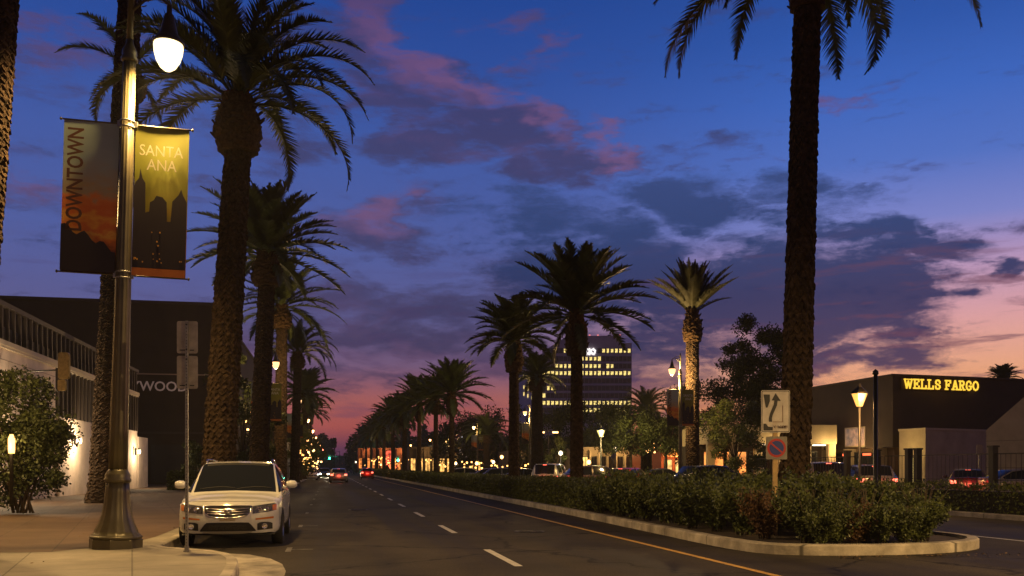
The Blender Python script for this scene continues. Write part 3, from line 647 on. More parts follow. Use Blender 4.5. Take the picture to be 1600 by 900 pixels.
for i, (d, px) in enumerate(rights):
    if px: loc = P(px, d, .146)
    else:
        yc = d; xc = (20.3 - yc * ST) / CT; loc = Vector((xc, yc, .146))
    c = copy_tree(lampA, label='lit bannered street lamp on the right pavement, %s one going away' % ORD[i], loc=loc, rz=TH, scale=.82)
    for ch in c.children:
        if ch.name.startswith('lamp_globe'): ch.data = far_globe if i < 2 else vfar_globe
        if ch.type == 'LIGHT': bpy.data.objects.remove(ch); continue
        if ch.name.split('.')[0] in ('arm', 'hood', 'lamp_globe'): ch.rotation_euler = (0, 0, math.pi)
    if i <= 3: lamp_light('lamp_bulb_light', 'POINT', (-.62, .22, 7.95), (POW * .85, POW * .6, POW * .12, POW * .7)[i], LAMPC, .2, c)
# lamps of the same pattern at the crossing behind the camera, which light the near kerbs and shrubs; the third is added, unseen, for the cream wall
for i, (u, v, p, s) in enumerate([(16.5, .5, POW * 4.6, 1), (-5.2, -7.0, POW * .6, 1), (-9.8, 23.0, POW * 1.0, 1)]):
    c = copy_tree(lampA, label=('lit street lamp at the crossing behind the viewer, right corner', 'lit street lamp at the crossing behind the viewer, left corner', 'added unseen street lamp brightening the cream building, outside the left edge')[i], loc=R(u, v, 0 if i == 1 else .146), rz=TH + (math.pi if i == 0 else 0))
    for ch in c.children:
        if ch.type == 'LIGHT': ch.data = ch.data.copy(); ch.data.energy = p

# ------------------------------------------------------------ palms of the photograph
GL = 'palms along the left pavement'; GM = 'palms down the planted median'; GR = 'palms on the far right pavement'
palm('date_palm', 'huge arching palm rising behind the parked white car', P(337, 28, .15), 11.1, .49, 'arch', boot=1.75, lean=(.68, 0), rz=.6, group=GL, seed=1, bootr=1.28, n=28, pitch=.16, taper=.76)
palm('date_palm', 'full palm with bushy crown just right of the huge arching one', P(402, 44, .15), 10.2, .46, 'full', boot=1.7, lean=(.45, 0), rz=.2, group=GL, seed=2, bootr=1.4)
palm('date_palm', 'palm whose crown overlaps the lower right of the full bushy left palm', P(438, 62, .15), 10.9, .42, 'full2', boot=1.6, lean=(.1, 0), rz=2.2, group=GL, seed=3, cscale=1.05)
palm('date_palm', 'palm behind the second left street lamp, drooping to the right', P(460, 84, .15), 10.6, .42, 'arch', boot=1.5, lean=(.3, 0), rz=1.2, group=GL, seed=4, cscale=.95)
palm('date_palm', 'distant left palm, lower crown beside the third street lamp', P(474, 110, .15), 9.0, .42, 'far', boot=1.4, lean=(.2, 0), rz=3.2, group=GL, seed=5, cscale=1.1)
palm('date_palm', 'distant left palm with lights strung beneath, farthest in its row', P(484, 150, .15), 9.5, .42, 'far', boot=1.4, rz=.9, group=GL, seed=6)
palm('leaning_palm', 'leaning palm trunk cut off by the left edge of the photo', P(-72, 14.5, .15), 11.5, .27, 'small', boot=1.3, lean=(.95, 0), rz=.4, seed=7, n=24, pitch=.09, bow=.05)
palm('tall_palm', 'very tall dark palm trunk directly behind the near street lamp', P(161, 35.5, .15), 21.5, .53, 'arch', boot=1.6, lean=(1.15, 0), rz=.4, seed=8, n=26, taper=.74, bootr=1.3)
palm('tall_palm', 'tall palm whose arching fronds show left of the lit lamp head', P(166, 47, .15), 20.4, .45, 'sparse', boot=1.6, lean=(1.3, 0), rz=2.6, seed=9, n=16, taper=.8)
# median
palm('date_palm', 'tall rough palm trunk on the median behind the arrow sign', P(1239, 21, .13), 12.0, .335, 'hang', boot=1.6, lean=(.33, 0), rz=.35, group=GM, seed=10, bootr=1.16, n=26, pitch=.17, taper=.86)
palm('date_palm', 'large dark median palm with round crown left of the vase-shaped palm', P(901, 36.8, .13), 6.0, .27, 'open', boot=1.85, rz=.0, group=GM, seed=11, bootr=1.5, cscale=.92)
palm('date_palm', 'smaller dark median palm left of the large round-crowned one', P(803, 49, .13), 6.6, .30, 'small', boot=1.9, rz=1.1, group=GM, seed=12, bootr=1.5, cscale=.92)
ms = [(706, 76, 5.9), (681, 88, 6.6), (655, 98, 6.5), (632, 118, 6.9), (614, 140, 7.1), (600, 165, 7.2), (589, 190, 7.3), (580, 218, 7.4), (572, 250, 7.5)]
for i, (px, d, h) in enumerate(ms):
    palm('date_palm', 'dark palm in the receding median row, %s after the smaller palm' % ORD[i], P(px, d, .13), h, .25 if i < 3 else .32, ('open', 'open2', 'open', 'far2', 'far', 'far2', 'far', 'far2', 'far')[i], boot=(1.9, 1.5, 2.1, 1.7, 2.0, 1.6, 1.9, 1.8, 1.7)[i], rz=i * 1.3, group=GM, seed=20 + i, bootr=1.75, cscale=.98 + .04 * i, n=14)
# far right pavement
palm('date_palm', 'vase-shaped pale palm lit amber beside the right street lamp', P(1082, 54, .15), 8.9, .38, 'vase', boot=1.9, rz=.3, group=GR, seed=40, bootr=1.35, n=24, taper=.95)
palm('date_palm', 'greenish palm standing in front of the left edge of the office tower', P(839, 90, .15), 8.9, .62, 'small', boot=1.6, rz=2.1, group=GR, seed=41, bootr=1.2, cscale=.95)
palm('date_palm', 'wide low palm with spreading fronds behind the white-lit lamp row', P(760, 133, .15), 5.0, .5, 'arch', boot=1.2, rz=.9, group=GR, seed=42, cscale=1.1)
palm('date_palm', 'spreading palm silhouetted right of the office tower', P(1010, 88, .1), 5.6, .55, 'arch', boot=1.4, rz=.2, seed=43, cscale=.80)
palm('fan_palm', 'small palm crown showing over the bank roof at the right', P(1567, 95, .1), 10.0, .3, 'small', boot=.8, rz=.6, seed=44, cscale=.66)
palm('fan_palm', 'palm crown just showing at the far right edge over the bank roof', P(1604, 100, .1), 9.0, .3, 'small', boot=.8, rz=1.6, seed=45, cscale=.55)

# ------------------------------------------------------------ median planting
def shrub_mesh(seed, h, r, n, leaf, m, flop=.4):
    rng = np.random.default_rng(seed); ns = 46; pts = []
    for i in range(ns):
        a = rng.uniform(0, 2 * np.pi); tilt = rng.uniform(0, 1) ** .7 * r; L = h * rng.uniform(.75, 1.12)
        k = int(n / ns); t = rng.uniform(.08, 1, k) ** .8
        x = tilt * t ** 1.25 * math.cos(a); y = tilt * t ** 1.25 * math.sin(a); z = L * (t - flop * .35 * (tilt / r) * t * t)
        pts.append(np.stack([x, y, z], 1) + rng.normal(size=(k, 3)) * .045)
    return leaf_mesh('foliage', np.concatenate(pts), leaf, rng, m, aspect=2.1, up=.45)
def stems_mb(seed, h, r):
    rnd = random.Random(seed); mb = MB()
    for i in range(14):
        a = rnd.uniform(0, 6.28); q = rnd.uniform(0, r); mb.tube([(0.1 * math.cos(a), .1 * math.sin(a), 0), (q * .4 * math.cos(a), q * .4 * math.sin(a), h * .5), (q * math.cos(a), q * math.sin(a), h * .9)], [.012, .009, .004], 4)
    return mb
SV = [shrub_mesh(50 + i, 1.12, .92, 5200, .085, M_leaf) for i in range(4)] + [shrub_mesh(60, .95, .7, 3000, .075, M_leaf_red)]
ST_ = [stems_mb(70 + i, 1.1, .6).mesh('stems') for i in range(3)]
rnd = random.Random(5); si = 0
rows = {'front': (8.15, 0), 'middle': (9.6, 1), 'back': (10.85, 2)}
for rn, (u0, ri) in rows.items():
    vs = [15.3 + 1.05 * k for k in range(13)]
    for k, v in enumerate(vs):
        u = u0 + rnd.uniform(-.12, .12)
        if v < 15.6 and ri == 0: u += .35
        s = rnd.uniform(.92, 1.12); s *= .74 if k == 0 else (.86 if k == 1 else 1)
        red = (ri == 0 and k == 1) or (ri == 1 and k == 0)
        t = thing('shrub', 'leafy green shrub, %s row of the median planting, %s from the nose' % (rn, ORD[k]), 'shrub', R(u, v, .12), rnd.uniform(0, 6), 'shrubs planted near the kerb nose')
        if k > 8: s *= .92
        f = link('foliage', SV[4] if red else SV[(k + ri * 2) % 4], None, t); f.scale = (s, s, s * rnd.uniform(.88, 1.08))
        if red: t['label'] = 'reddish dry shrub among green ones near the kerb nose, %s row' % rn
        link('stems', ST_[k % 3], M_wood, t)
for k in range(6):   # outer fringe along the tip of the nose
    a = k / 5; u = 8.5 + 2.1 * a; v = 14.8 + .25 * math.sin(a * 5) + .5 * a ** 3
    t = thing('shrub', 'low shrub at the very tip of the median, %s from the road side' % ORD[k], 'shrub', R(u, v, .12), k * 1.1, 'low shrubs on the tip of the median')
    f = link('foliage', SV[4] if k in (2,) else SV[k % 4], None, t); f.scale = (.68, .68, .62); link('stems', ST_[k % 3], M_wood, t).scale = (.7, .7, .7)
def hedge(label, u0, u1, v0, v1, z0, h, n, leaf, seed, name='trimmed_hedge', group='clipped hedges', m=None):
    cu, cv = (u0 + u1) / 2, v0; t = thing(name, label, 'hedge', R(cu, cv, z0), TH, group); rng = np.random.default_rng(seed)
    w, l = (u1 - u0) / 2, v1 - v0
    core = MB(); core.box(-w + .12, w - .12, .1, l - .1, 0, h - .13); obj('dark_core', core, mat('hedge_dark_core', (.018, .016, .008), .95), t)  # solid dark box standing in for the shaded inside of the hedge
    A = [l * 2 * w, l * h, l * h, 2 * w * h, 2 * w * h]; tot = sum(A); P_ = []
    for k, a in enumerate(A):
        q = int(n * a / tot); x = rng.uniform(-w, w, q); y = rng.uniform(0, l, q); z = rng.uniform(0, h, q)
        wob = .05 * np.sin(y * 2.1 + seed) + .04 * np.sin(x * 3.3)
        if k == 0: z = h + wob
        if k == 1: x = -w + .06 * np.sin(y * 2.7) + 0 * z
        if k == 2: x = w + .06 * np.sin(y * 2.9)
        if k == 3: y = 0 * y
        if k == 4: y = l + 0 * y
        P_.append(np.stack([x, y, z], 1) + rng.normal(size=(q, 3)) * .05)
    link('foliage', leaf_mesh('foliage', np.concatenate(P_), leaf, rng, m or M_hedge, aspect=1.7, up=.3), None, t); return t
hs = [(28.2, 34.4, .86, 22000, .085), (34.5, 41, .80, 18000, .09), (41.1, 48.5, .78, 16000, .10), (48.6, 60, .76, 15000, .12), (60.1, 80, .74, 15000, .15), (80.1, 110, .74, 13000, .2), (110.1, 170, .72, 10000, .3), (170.1, 320, .70, 9000, .5)]
for i, (a, b, h, n, lf) in enumerate(hs):
    hedge('trimmed hedge block on the median, %s from the loose shrubs' % ORD[i], 7.95, 11.75, a, b, .12, h, n, lf, 80 + i)
hedge('dark clipped hedge across the right roadway, below the wire fence', 19.35, 20.35, 12, 60, .14, .78, 16000, .10, 95)

# ------------------------------------------------------------ signs
def signpost():
    t = thing('sign_post', 'perforated steel post with two blank sign backs beside the white car', 'sign', P(292, 14.75, .146), 0)
    mb = MB(); w = .022; H = 3.72
    mb.box(-w, w, -w, w, 0, H); obj('post', mb, M_galv, t, bevel=.003)
    mb = MB(); z = .1
    while z < H - .05: mb.lathe([(.008, 0), (.008, .002)], 6, M=Matrix.Translation((0, -w - .0005, z)) @ Matrix.Rotation(math.pi / 2, 4, 'X')); z += .05
    obj('punched_holes', mb, M_dark, t)
    M_al = mat('aluminium_sign_back', (.44, .40, .33), .5, .35, noise=(6, .3))
    for k, (a, b) in enumerate([(3.20, 3.72), (2.63, 3.16)]):
        mb = MB(); pr = smooth_poly([(-.165, a), (.165, a), (.165, b), (-.165, b)], 0)
        def rr(x0, x1, y0, y1, r=.03):
            o = []
            for cx, cy, s in ((x1 - r, y0 + r, -90), (x1 - r, y1 - r, 0), (x0 + r, y1 - r, 90), (x0 + r, y0 + r, 180)):
                for q in range(4): an = R_(s + 30 * q); o.append((cx + r * math.cos(an), cy + r * math.sin(an)))
            return o
        mb.prism(rr(-.165, .165, a, b), 0, .003, Matrix.Translation((0, .028, 0)) @ MXZ); s = obj('sign_panel', mb, M_al, t)
        mb = MB()
        for zz in (a + .06, b - .06): mb.lathe([(.014, 0), (.014, .01), (.008, .014)], 6, M=Matrix.Translation((0, -.022, zz)) @ Matrix.Rotation(math.pi / 2, 4, 'X'))
        mb.box(-.12, -.03, .022, .024, a + .045, a + .06); mb.box(.04, .11, .022, .024, a + .045, a + .06)
        obj('bolt', mb, M_dark, s)
    mb = MB(); mb.box(-.045, .045, -.045, .045, 0, .03); mb.box(-.03, .03, -.03, .03, .03, .09); obj('base_sleeve', mb, M_galv, t)
    t.rotation_euler = (0, 0, R_(4))
signpost()
def rrect(x0, x1, y0, y1, r=.03):
    o = []
    for cx, cy, s in ((x1 - r, y0 + r, -90), (x1 - r, y1 - r, 0), (x0 + r, y1 - r, 90), (x0 + r, y0 + r, 180)):
        for q in range(5): an = R_(s + 22.5 * q); o.append((cx + r * math.cos(an), cy + r * math.sin(an)))
    return o
def keep_right():
    yc = 18.6; t = thing('keep_right_sign', 'white arrow sign on a wooden post at the median, worn, with stickers', 'sign', P(1211, yc, .12), 0)
    M_sw = mat('white_sign_sheet', (.62, .57, .50), .45, noise=(5, .18)); M_bk = mat('black_sign_ink', (.015, .015, .016), .5)
    zb, zt = zat(676, yc), zat(610, yc)
    w = 22.5 / F * yc; o = -.12
    mb = MB(); mb.box(-.045, .045, -.03, .03, 0, zt - .12 - .1); obj('post', mb, mat('amber_timber_post', (.50, .34, .15), .8, noise=(6, .3)), t, bevel=.006)
    def sh(name, pts, m, par, y): mb = MB(); mb.prism(pts, 0, .003, Matrix.Translation((0, y, 0)) @ MXZ); return obj(name, mb, m, par)
    z0, z1 = zb - .12, zt - .12; H = z1 - z0
    p = sh('sign_panel', rrect(-w, w, z0, z1, .035), M_sw, t, -.034)
    mb = MB(); ro = rrect(-w + .012, w - .012, z0 + .012, z1 - .012, .03); ri = rrect(-w + .024, w - .024, z0 + .024, z1 - .024, .022); n = len(ro)
    vs = [(a[0], -.0395, a[1]) for a in ro] + [(a[0], -.0395, a[1]) for a in ri]; mb.add(vs, [(i, (i + 1) % n, n + (i + 1) % n, n + i) for i in range(n)]); obj('border', mb, M_bk, p)
    def X(a): return -w + a * 2 * w
    def Z(b): return z1 - b * H
    # sign zoom coordinates: fractions across / down
    sh('median_symbol', [(X(.08), Z(.10)), (X(.16), Z(.41)), (X(.22), Z(.41)), (X(.30), Z(.26)), (X(.30), Z(.10))], M_bk, p, -.0405)
    sh('median_symbol', [(X(.08), Z(.79)), (X(.08), Z(.95)), (X(.40), Z(.95)), (X(.40), Z(.87)), (X(.24), Z(.86)), (X(.17), Z(.79))], M_bk, p, -.0405)
    L_ = [(.27, .745), (.27, .66), (.30, .56), (.37, .44), (.435, .34), (.455, .245), (.36, .24), (.50, .07), (.68, .255), (.57, .25), (.545, .36), (.47, .48), (.40, .58), (.375, .66), (.375, .745)]
    sh('arrow', [(X(a), Z(b)) for a, b in L_], M_bk, p, -.0405)
    M_bl = mat('blackened_scribble', (.10, .05, .04), .6); M_st = mat('sticker_paper', (.55, .48, .40), .6)
    sh('sticker', [(X(.40), Z(.77)), (X(.40), Z(.96)), (X(.56), Z(.96)), (X(.56), Z(.77))], M_st, p, -.042)
    mb = MB(); rn = random.Random(2)
    for cx in (.47, .62, .70, .78, .86):
        pts = [(X(cx + .045 * math.cos(a * 1.1 + cx * 9)), -.047, Z(.865 + .035 * math.sin(a * 1.7 + cx * 20))) for a in range(7)]; mb.tube(pts, .0045, 4)
    obj('scribble', mb, M_bl, p)
    mb = MB(); mb.box(X(.735), X(.755), -.0425, -.0405, Z(.74), Z(.36)); mb.box(X(.40), X(.755), -.0425, -.0405, Z(.755), Z(.74)); obj('tape_edge', mb, mat('old_tape', (.30, .19, .12), .7), p)
    # lower square sign: red ring, blue disc, red bar
    c = -.02 + 0.0; zc = (zat(682, yc) + zat(718, yc)) / 2 - .12; hw = 16.5 / F * yc; xo = .02
    q = sh('square_panel', rrect(xo - hw, xo + hw, zc - hw * 1.08, zc + hw * 1.08, .02), mat('grey_sign_back', (.22, .20, .17), .5, noise=(9, .3)), t, -.034)
    def disc(r, y, m, name, seg=28): sh(name, [(xo + r * math.cos(2 * math.pi * k / seg), zc + r * math.sin(2 * math.pi * k / seg)) for k in range(seg)], m, q, y)
    disc(.19, -.038, mat('red_sign_ink', (.42, .02, .015), .5), 'red_ring'); disc(.145, -.042, mat('blue_sign_ink', (.012, .03, .22), .5), 'blue_disc')
    mb = MB(); mb.box(-.15, .15, -.0475, -.0455, -.016, .016, Matrix.Translation((xo, 0, zc)) @ Matrix.Rotation(R_(40), 4, 'Y')); obj('red_bar', mb, MATS['red_sign_ink'], q)
keep_right()

# ------------------------------------------------------------ cars
def cr(p0, p1, p2, p3, t):
    return .5 * ((2 * p1) + (-p0 + p2) * t + (2 * p0 - 5 * p1 + 4 * p2 - p3) * t * t + (-p0 + 3 * p1 - 3 * p2 + p3) * t * t * t)
def interp(arr, sub, tension=.6):
    """smooth through control rows, damped so the lines stay crisp"""
    arr = np.asarray(arr, float); out = []
    for i in range(len(arr) - 1):
        p0 = arr[max(i - 1, 0)]; p1 = arr[i]; p2 = arr[i + 1]; p3 = arr[min(i + 2, len(arr) - 1)]
        for k in range(sub):
            t = k / sub; a = cr(p0, p1, p2, p3, t); b = p1 + (p2 - p1) * t; out.append(a * tension + b * (1 - tension))
    out.append(arr[-1]); return np.array(out)
TYPES = {
    # L, W half, ride height, hood z, cowl y, roof start, roof end, tail glass base, deck z, roof z, belt z
    'suv':   dict(L=4.75, W=.955, lo=.27, hood=.99, nose=.80, cowl=-.98, r0=-.25, r1=1.75, tb=2.20, deck=1.16, roof=1.63, belt=1.05, wr=.36, wx=1.42),
    'sedan': dict(L=4.70, W=.91, lo=.20, hood=.90, nose=.66, cowl=-.95, r0=-.15, r1=.95, tb=1.70, deck=1.02, roof=1.45, belt=.94, wr=.33, wx=1.38),
    'van':   dict(L=5.00, W=.97, lo=.24, hood=1.02, nose=.78, cowl=-1.35, r0=-.60, r1=2.20, tb=2.40, deck=1.10, roof=1.76, belt=1.06, wr=.34, wx=1.48),
    'hatch': dict(L=4.20, W=.89, lo=.20, hood=.92, nose=.68, cowl=-.90, r0=-.15, r1=1.45, tb=1.95, deck=1.08, roof=1.50, belt=.97, wr=.32, wx=1.28),
}
def body_grid(T, sub_s, sub_k):
    L2 = T['L'] / 2; W = T['W']; lo = T['lo']; wx = T['wx']; wr = T['wr']
    def hood_sec(y, zt, zn, w, lo_):   # sections in front of the windscreen / behind the boot
        return [(0, y, lo_), (w * .90, y, lo_), (w * .985, y, (lo_ * .45 + zn * .55)), (w * .95, y, zn + (zt - zn) * .35), (w * .80, y, zt - .045), (w * .52, y, zt - .005), (0, y, zt + .015)]
    def cab_sec(y, zt, w, tw, lo_, belt=None):
        b = belt or T['belt']; return [(0, y, lo_), (w * .92, y, lo_), (w * 1.0, y, .64), (w * .975, y, b), (w * tw, y, zt - .07), (w * tw * .78, y, zt - .012), (0, y, zt + .01)]
    arch = wr * 2 + .08
    st = []; h = T['hood']; nz = T['nose']
    st.append(('n', hood_sec(-L2, nz, nz - .10, W * .90, lo + .02)))
    st.append(('h', hood_sec(-L2 + .14, nz + .10, nz - .02, W * .965, lo)))
    st.append(('h', hood_sec(-wx - wr - .06 if -wx - wr - .06 > -L2 + .2 else -L2 + .25, nz + .14, nz, W * .985, lo)))
    st.append(('h', hood_sec(-wx - wr * .6, (h + nz + .14) / 2 + .02, nz + .03, W, arch * .82)))
    st.append(('h', hood_sec(-wx, h - .03, nz + .08, W, arch)))
    st.append(('h', hood_sec(-wx + wr * .6, h, nz + .12, W, arch * .82)))
    cw_ = hood_sec(T['cowl'] - .02, h + .04, T['belt'] - .06, W, lo); cw_[4] = (W * .885, cw_[4][1], cw_[4][2] + .02); cw_[5] = (W * .62, cw_[5][1], cw_[5][2]); st.append(('h', cw_))
    st.append(('w', cab_sec(T['r0'], T['roof'] - .03, W, .765, lo)))
    mid = (T['r0'] + T['r1']) / 2
    st.append(('g', cab_sec(mid - .06, T['roof'], W, .75, lo))); st.append(('b', cab_sec(mid + .04, T['roof'], W, .75, lo)))
    # rear wheel
    y1 = wx - wr * .6; y2 = wx; y3 = wx + wr * .6
    for yy, lz in ((wx - wr - .05, lo), (y1, arch * .82), (y2, arch), (y3, arch * .82), (wx + wr + .06, lo)):
        if yy >= L2 - .04: continue
        if yy <= T['r1']:
            zt = T['roof'] - .05 * max(0, (yy - mid)) / max(.1, T['r1'] - mid)
            st.append(('g', cab_sec(yy, zt, W, .74, lz)))
        elif yy < T['tb']:
            f = (yy - T['r1']) / (T['tb'] - T['r1']); zt = T['roof'] - .05 + (T['deck'] - T['roof'] + .05) * f
            c1 = np.array(cab_sec(yy, T['roof'] - .05, W, .74, lz)); c2 = np.array(hood_sec(yy, T['deck'], T['belt'] - .05, W, lz)); c = c1 * (1 - f) + c2 * f
            st.append(('r', [tuple(q) for q in c]))
        else: st.append(('t', hood_sec(yy, T['deck'], T['belt'] - .06, W * .99, lz)))
    st.append(('e', hood_sec(L2 - .10, T['deck'] - .01, T['belt'] - .1, W * .96, lo + .02))); st.append(('e', hood_sec(L2, T['deck'] - .10, T['belt'] - .22, W * .90, lo + .05)))
    ys = [s[1][0][1] for s in st]
    # insert glass stations so that the screen ends exactly at roof start and tail base
    extra = []
    if not any(abs(y - T['r1']) < .06 for y in ys):
        extra.append(('q', cab_sec(T['r1'], T['roof'] - .05, W, .74, lo if abs(T['r1'] - wx) > wr else arch * .9)))
    if not any(abs(y - T['tb']) < .05 for y in ys) and T['tb'] < L2 - .12:
        lz = lo if abs(T['tb'] - wx) > wr else arch * .82
        extra.append(('t', hood_sec(T['tb'], T['deck'], T['belt'] - .05, W, lz)))
    st = sorted(st + extra, key=lambda s: s[1][0][1])
    return st
def car_meshes(kind, sub=3):
    T = TYPES[kind]; st = body_grid(T, sub, sub); L2 = T['L'] / 2; W = T['W']
    A = np.array([s[1] for s in st])                       # stations x 7 x 3
    g = interp(A, sub)                                     # along the length
    g = np.array([interp(row, sub, .75) for row in g])     # around the section
    K = g.shape[1] - 1
    def bow(x, y):                                         # round the plan shape at nose and tail
        q = np.clip((abs(y) - (L2 - .75)) / .75, 0, 1); return q * .24 * (abs(x) / W) ** 2.6
    g[:, :, 1] += np.where(g[:, :, 1] < 0, 1, -1) * bow(g[:, :, 0], g[:, :, 1])
    parts = {k: MB() for k in ('body', 'windscreen', 'side_window', 'side_window2', 'rear_window', 'underbody')}
    nS = len(st)
    def region(i, k, ymid):
        # i control interval, k section interval (0..5)
        if k == 0: return 'underbody'
        if T['cowl'] - .05 < ymid < T['r0'] - .0 and k >= 4: return 'windscreen'
        if T['r1'] < ymid < T['tb'] and k >= 4: return 'rear_window'
        if k == 3 and T['cowl'] + .0 < ymid < T['tb'] - .12: return 'side_window'
        return 'body'
    NS, NK = g.shape[0], g.shape[1]
    mid = (T['r0'] + T['r1']) / 2
    for sg in (1, -1):
        for i in range(NS - 1):
            ci = min(i // sub, nS - 2); ymid = (A[ci][0][1] + A[ci + 1][0][1]) / 2
            for k in range(NK - 1):
                ck = min(k // sub, 5); rg = region(ci, ck, ymid)
                if rg == 'side_window' and st[ci][0] == 'g' and abs(A[ci][0][1] - (mid - .06)) < .02: rg = 'body'   # door pillar
                if rg in ('windscreen', 'rear_window') and ck == 4 and k % sub < 1: rg = 'body'
                q = [g[i, k], g[i + 1, k], g[i + 1, k + 1], g[i, k + 1]]
                q = [(p[0] * sg, p[1], p[2]) for p in q]
                if sg == -1: q = q[::-1]
                parts['side_window2' if rg == 'side_window' and sg == -1 else rg].add(q, [(0, 1, 2, 3)], True)
    # end caps
    for row, flip in ((g[0], False), (g[-1], True)):
        cols = 12; vs = []; fs = []
        for p in row:
            for c in range(cols + 1):
                x = p[0] * (-1 + 2 * c / cols); y0 = p[1] - (1 if not flip else -1) * bow(p[0], p[1] if not flip else p[1])
                yb = row[-1][1]; y = yb + (1 if not flip else -1) * .24 * (abs(x) / W) ** 2.6 * (1.0)
                # match the rim exactly at the ends
                yr = yb + (1 if not flip else -1) * .24 * (abs(p[0]) / W) ** 2.6; y += (p[1] - yr)
                bul = .06 * math.sin(math.pi * np.clip((p[2] - row[0][2]) / (row[-1][2] - row[0][2] + 1e-6), 0, 1)) * (1 - (abs(x) / (abs(p[0]) + 1e-6)) ** 4 if abs(p[0]) > 1e-4 else 1)
                vs.append((x, y - (bul if not flip else -bul), p[2]))
        for j in range(len(row) - 1):
            for c in range(cols): q = j * (cols + 1) + c; f = (q, q + 1, q + cols + 2, q + cols + 1); fs.append(f if not flip else f[::-1])
        parts['body'].add(vs, fs, True)
    out = {}
    for k, mb in parts.items():
        if not mb.f: continue
        me = mb.mesh(k.rstrip('2')); bm = bmesh.new(); bm.from_mesh(me); bmesh.ops.remove_doubles(bm, verts=bm.verts, dist=.0008); bmesh.ops.recalc_face_normals(bm, faces=bm.faces) if k == 'body' else None
        bm.to_mesh(me); bm.free(); me.polygons.foreach_set('use_smooth', [True] * len(me.polygons)); out[k] = me
    return T, out
M_tyre = mat('tyre_rubber', (.015, .014, .013), .85); M_rim = mat('alloy_rim', (.45, .44, .42), .3, .9); M_chrome = mat('chrome_trim', (.75, .72, .68), .12, 1.)
M_plast = mat('black_plastic', (.018, .017, .017), .55); M_under = mat('car_underbody', (.01, .01, .01), .9)
M_lens = mat('headlight_lens', (.10, .095, .11), .08, .1, noise=(38, .6, (.02, .02, .03)), spec=.8); M_amber = mat('amber_reflector', (.45, .14, .03), .25)
M_tail = mat('tail_lamp_lit', (.5, .02, .02), .3, emit=(1, .13, .07), estr=5); M_tail_dim = mat('tail_lamp_faint_glow', (.25, .01, .01), .25, emit=(1, .06, .03), estr=.35); M_head = mat('headlight_lit', (1, 1, 1), .3, emit=(1, .86, .58), estr=60)  # tail lamps that are off still carry a faint painted glow
WHEEL = {}
def wheel(t, x, y, r, sg):
    if ('t', r) not in WHEEL:
        mb = MB(); mb.lathe([(r * .66, -.105), (r * .9, -.11), (r, -.085), (r, .085), (r * .9, .11), (r * .66, .105), (r * .62, .0)], 28, cap=False, M=Matrix.Rotation(math.pi / 2, 4, 'Y')); WHEEL[('t', r)] = mb.mesh('tyre')
        mb = MB(); mb.lathe([(r * .66, .09), (r * .62, .10), (r * .60, .06)], 28, cap=False, M=Matrix.Rotation(math.pi / 2, 4, 'Y')); mb.lathe([(.0, .075), (.07, .075), (.075, .04)], 16, cap=False, M=Matrix.Rotation(math.pi / 2, 4, 'Y'))
        for k in range(5):
            mb.box(.045, .07, -.03, .03, .03, r * .63, Matrix.Rotation(k * 2 * math.pi / 5, 4, 'X'))
        WHEEL[('r', r)] = mb.mesh('rim')
        mb = MB(); mb.lathe([(0, .02), (r * .64, .02)], 24, cap=False, M=Matrix.Rotation(math.pi / 2, 4, 'Y')); WHEEL[('d', r)] = mb.mesh('brake_disc')
    w = bpy.data.objects.new('wheel', WHEEL[('t', r)]); COL.objects.link(w); w.parent = t; w.location = (x * sg, y, r); w.rotation_euler = (0, 0, 0 if sg > 0 else math.pi)
    if not WHEEL[('t', r)].materials: WHEEL[('t', r)].materials.append(M_tyre)
    link('rim', WHEEL[('r', r)], M_rim, w); link('brake_disc', WHEEL[('d', r)], M_under, w)
def project(bvh, pts2d, rows, cols, side, off, name, m, par):
    pass
class Face:
    """lays patches on the nose or tail of a body mesh by casting onto it"""
    def __init__(s, me, side): s.b = BVHTree.FromPolygons([v.co[:] for v in me.vertices], [tuple(p.vertices) for p in me.polygons]); s.side = side
    def at(s, x, z, off):
        o = Vector((x, 6 * s.side, z)); h = s.b.ray_cast(o, Vector((0, -s.side, 0)))
        return Vector((x, h[0].y + s.side * off, z)) if h[0] is not None else None
    def patch(s, x0, x1, top, bot, off=.006, nx=14, nz=6):
        mb = MB(); vs = []; last = None
        for j in range(nz + 1):
            for i in range(nx + 1):
                a = i / nx; x = x0 + (x1 - x0) * a; zt, zb = top(a), bot(a); z = zb + (zt - zb) * j / nz; p = s.at(x, z, off)
                if p is None: p = Vector((x, (last.y if last else 2.3 * s.side), z))
                last = p; vs.append(p)
        fs = []
        for j in range(nz):
            for i in range(nx): q = j * (nx + 1) + i; fs.append((q, q + 1, q + nx + 2, q + nx + 1) if s.side < 0 else (q, q + nx + 1, q + nx + 2, q + 1))
        return mb.add(vs, fs, True)
    def line(s, pts, r, off=.008, n=6):
        P_ = [];
        for x, z in pts:
            p = s.at(x, z, off)
            if p is not None: P_.append(p)
        mb = MB(); mb.tube(P_, r, n); return mb
CACHE = {}
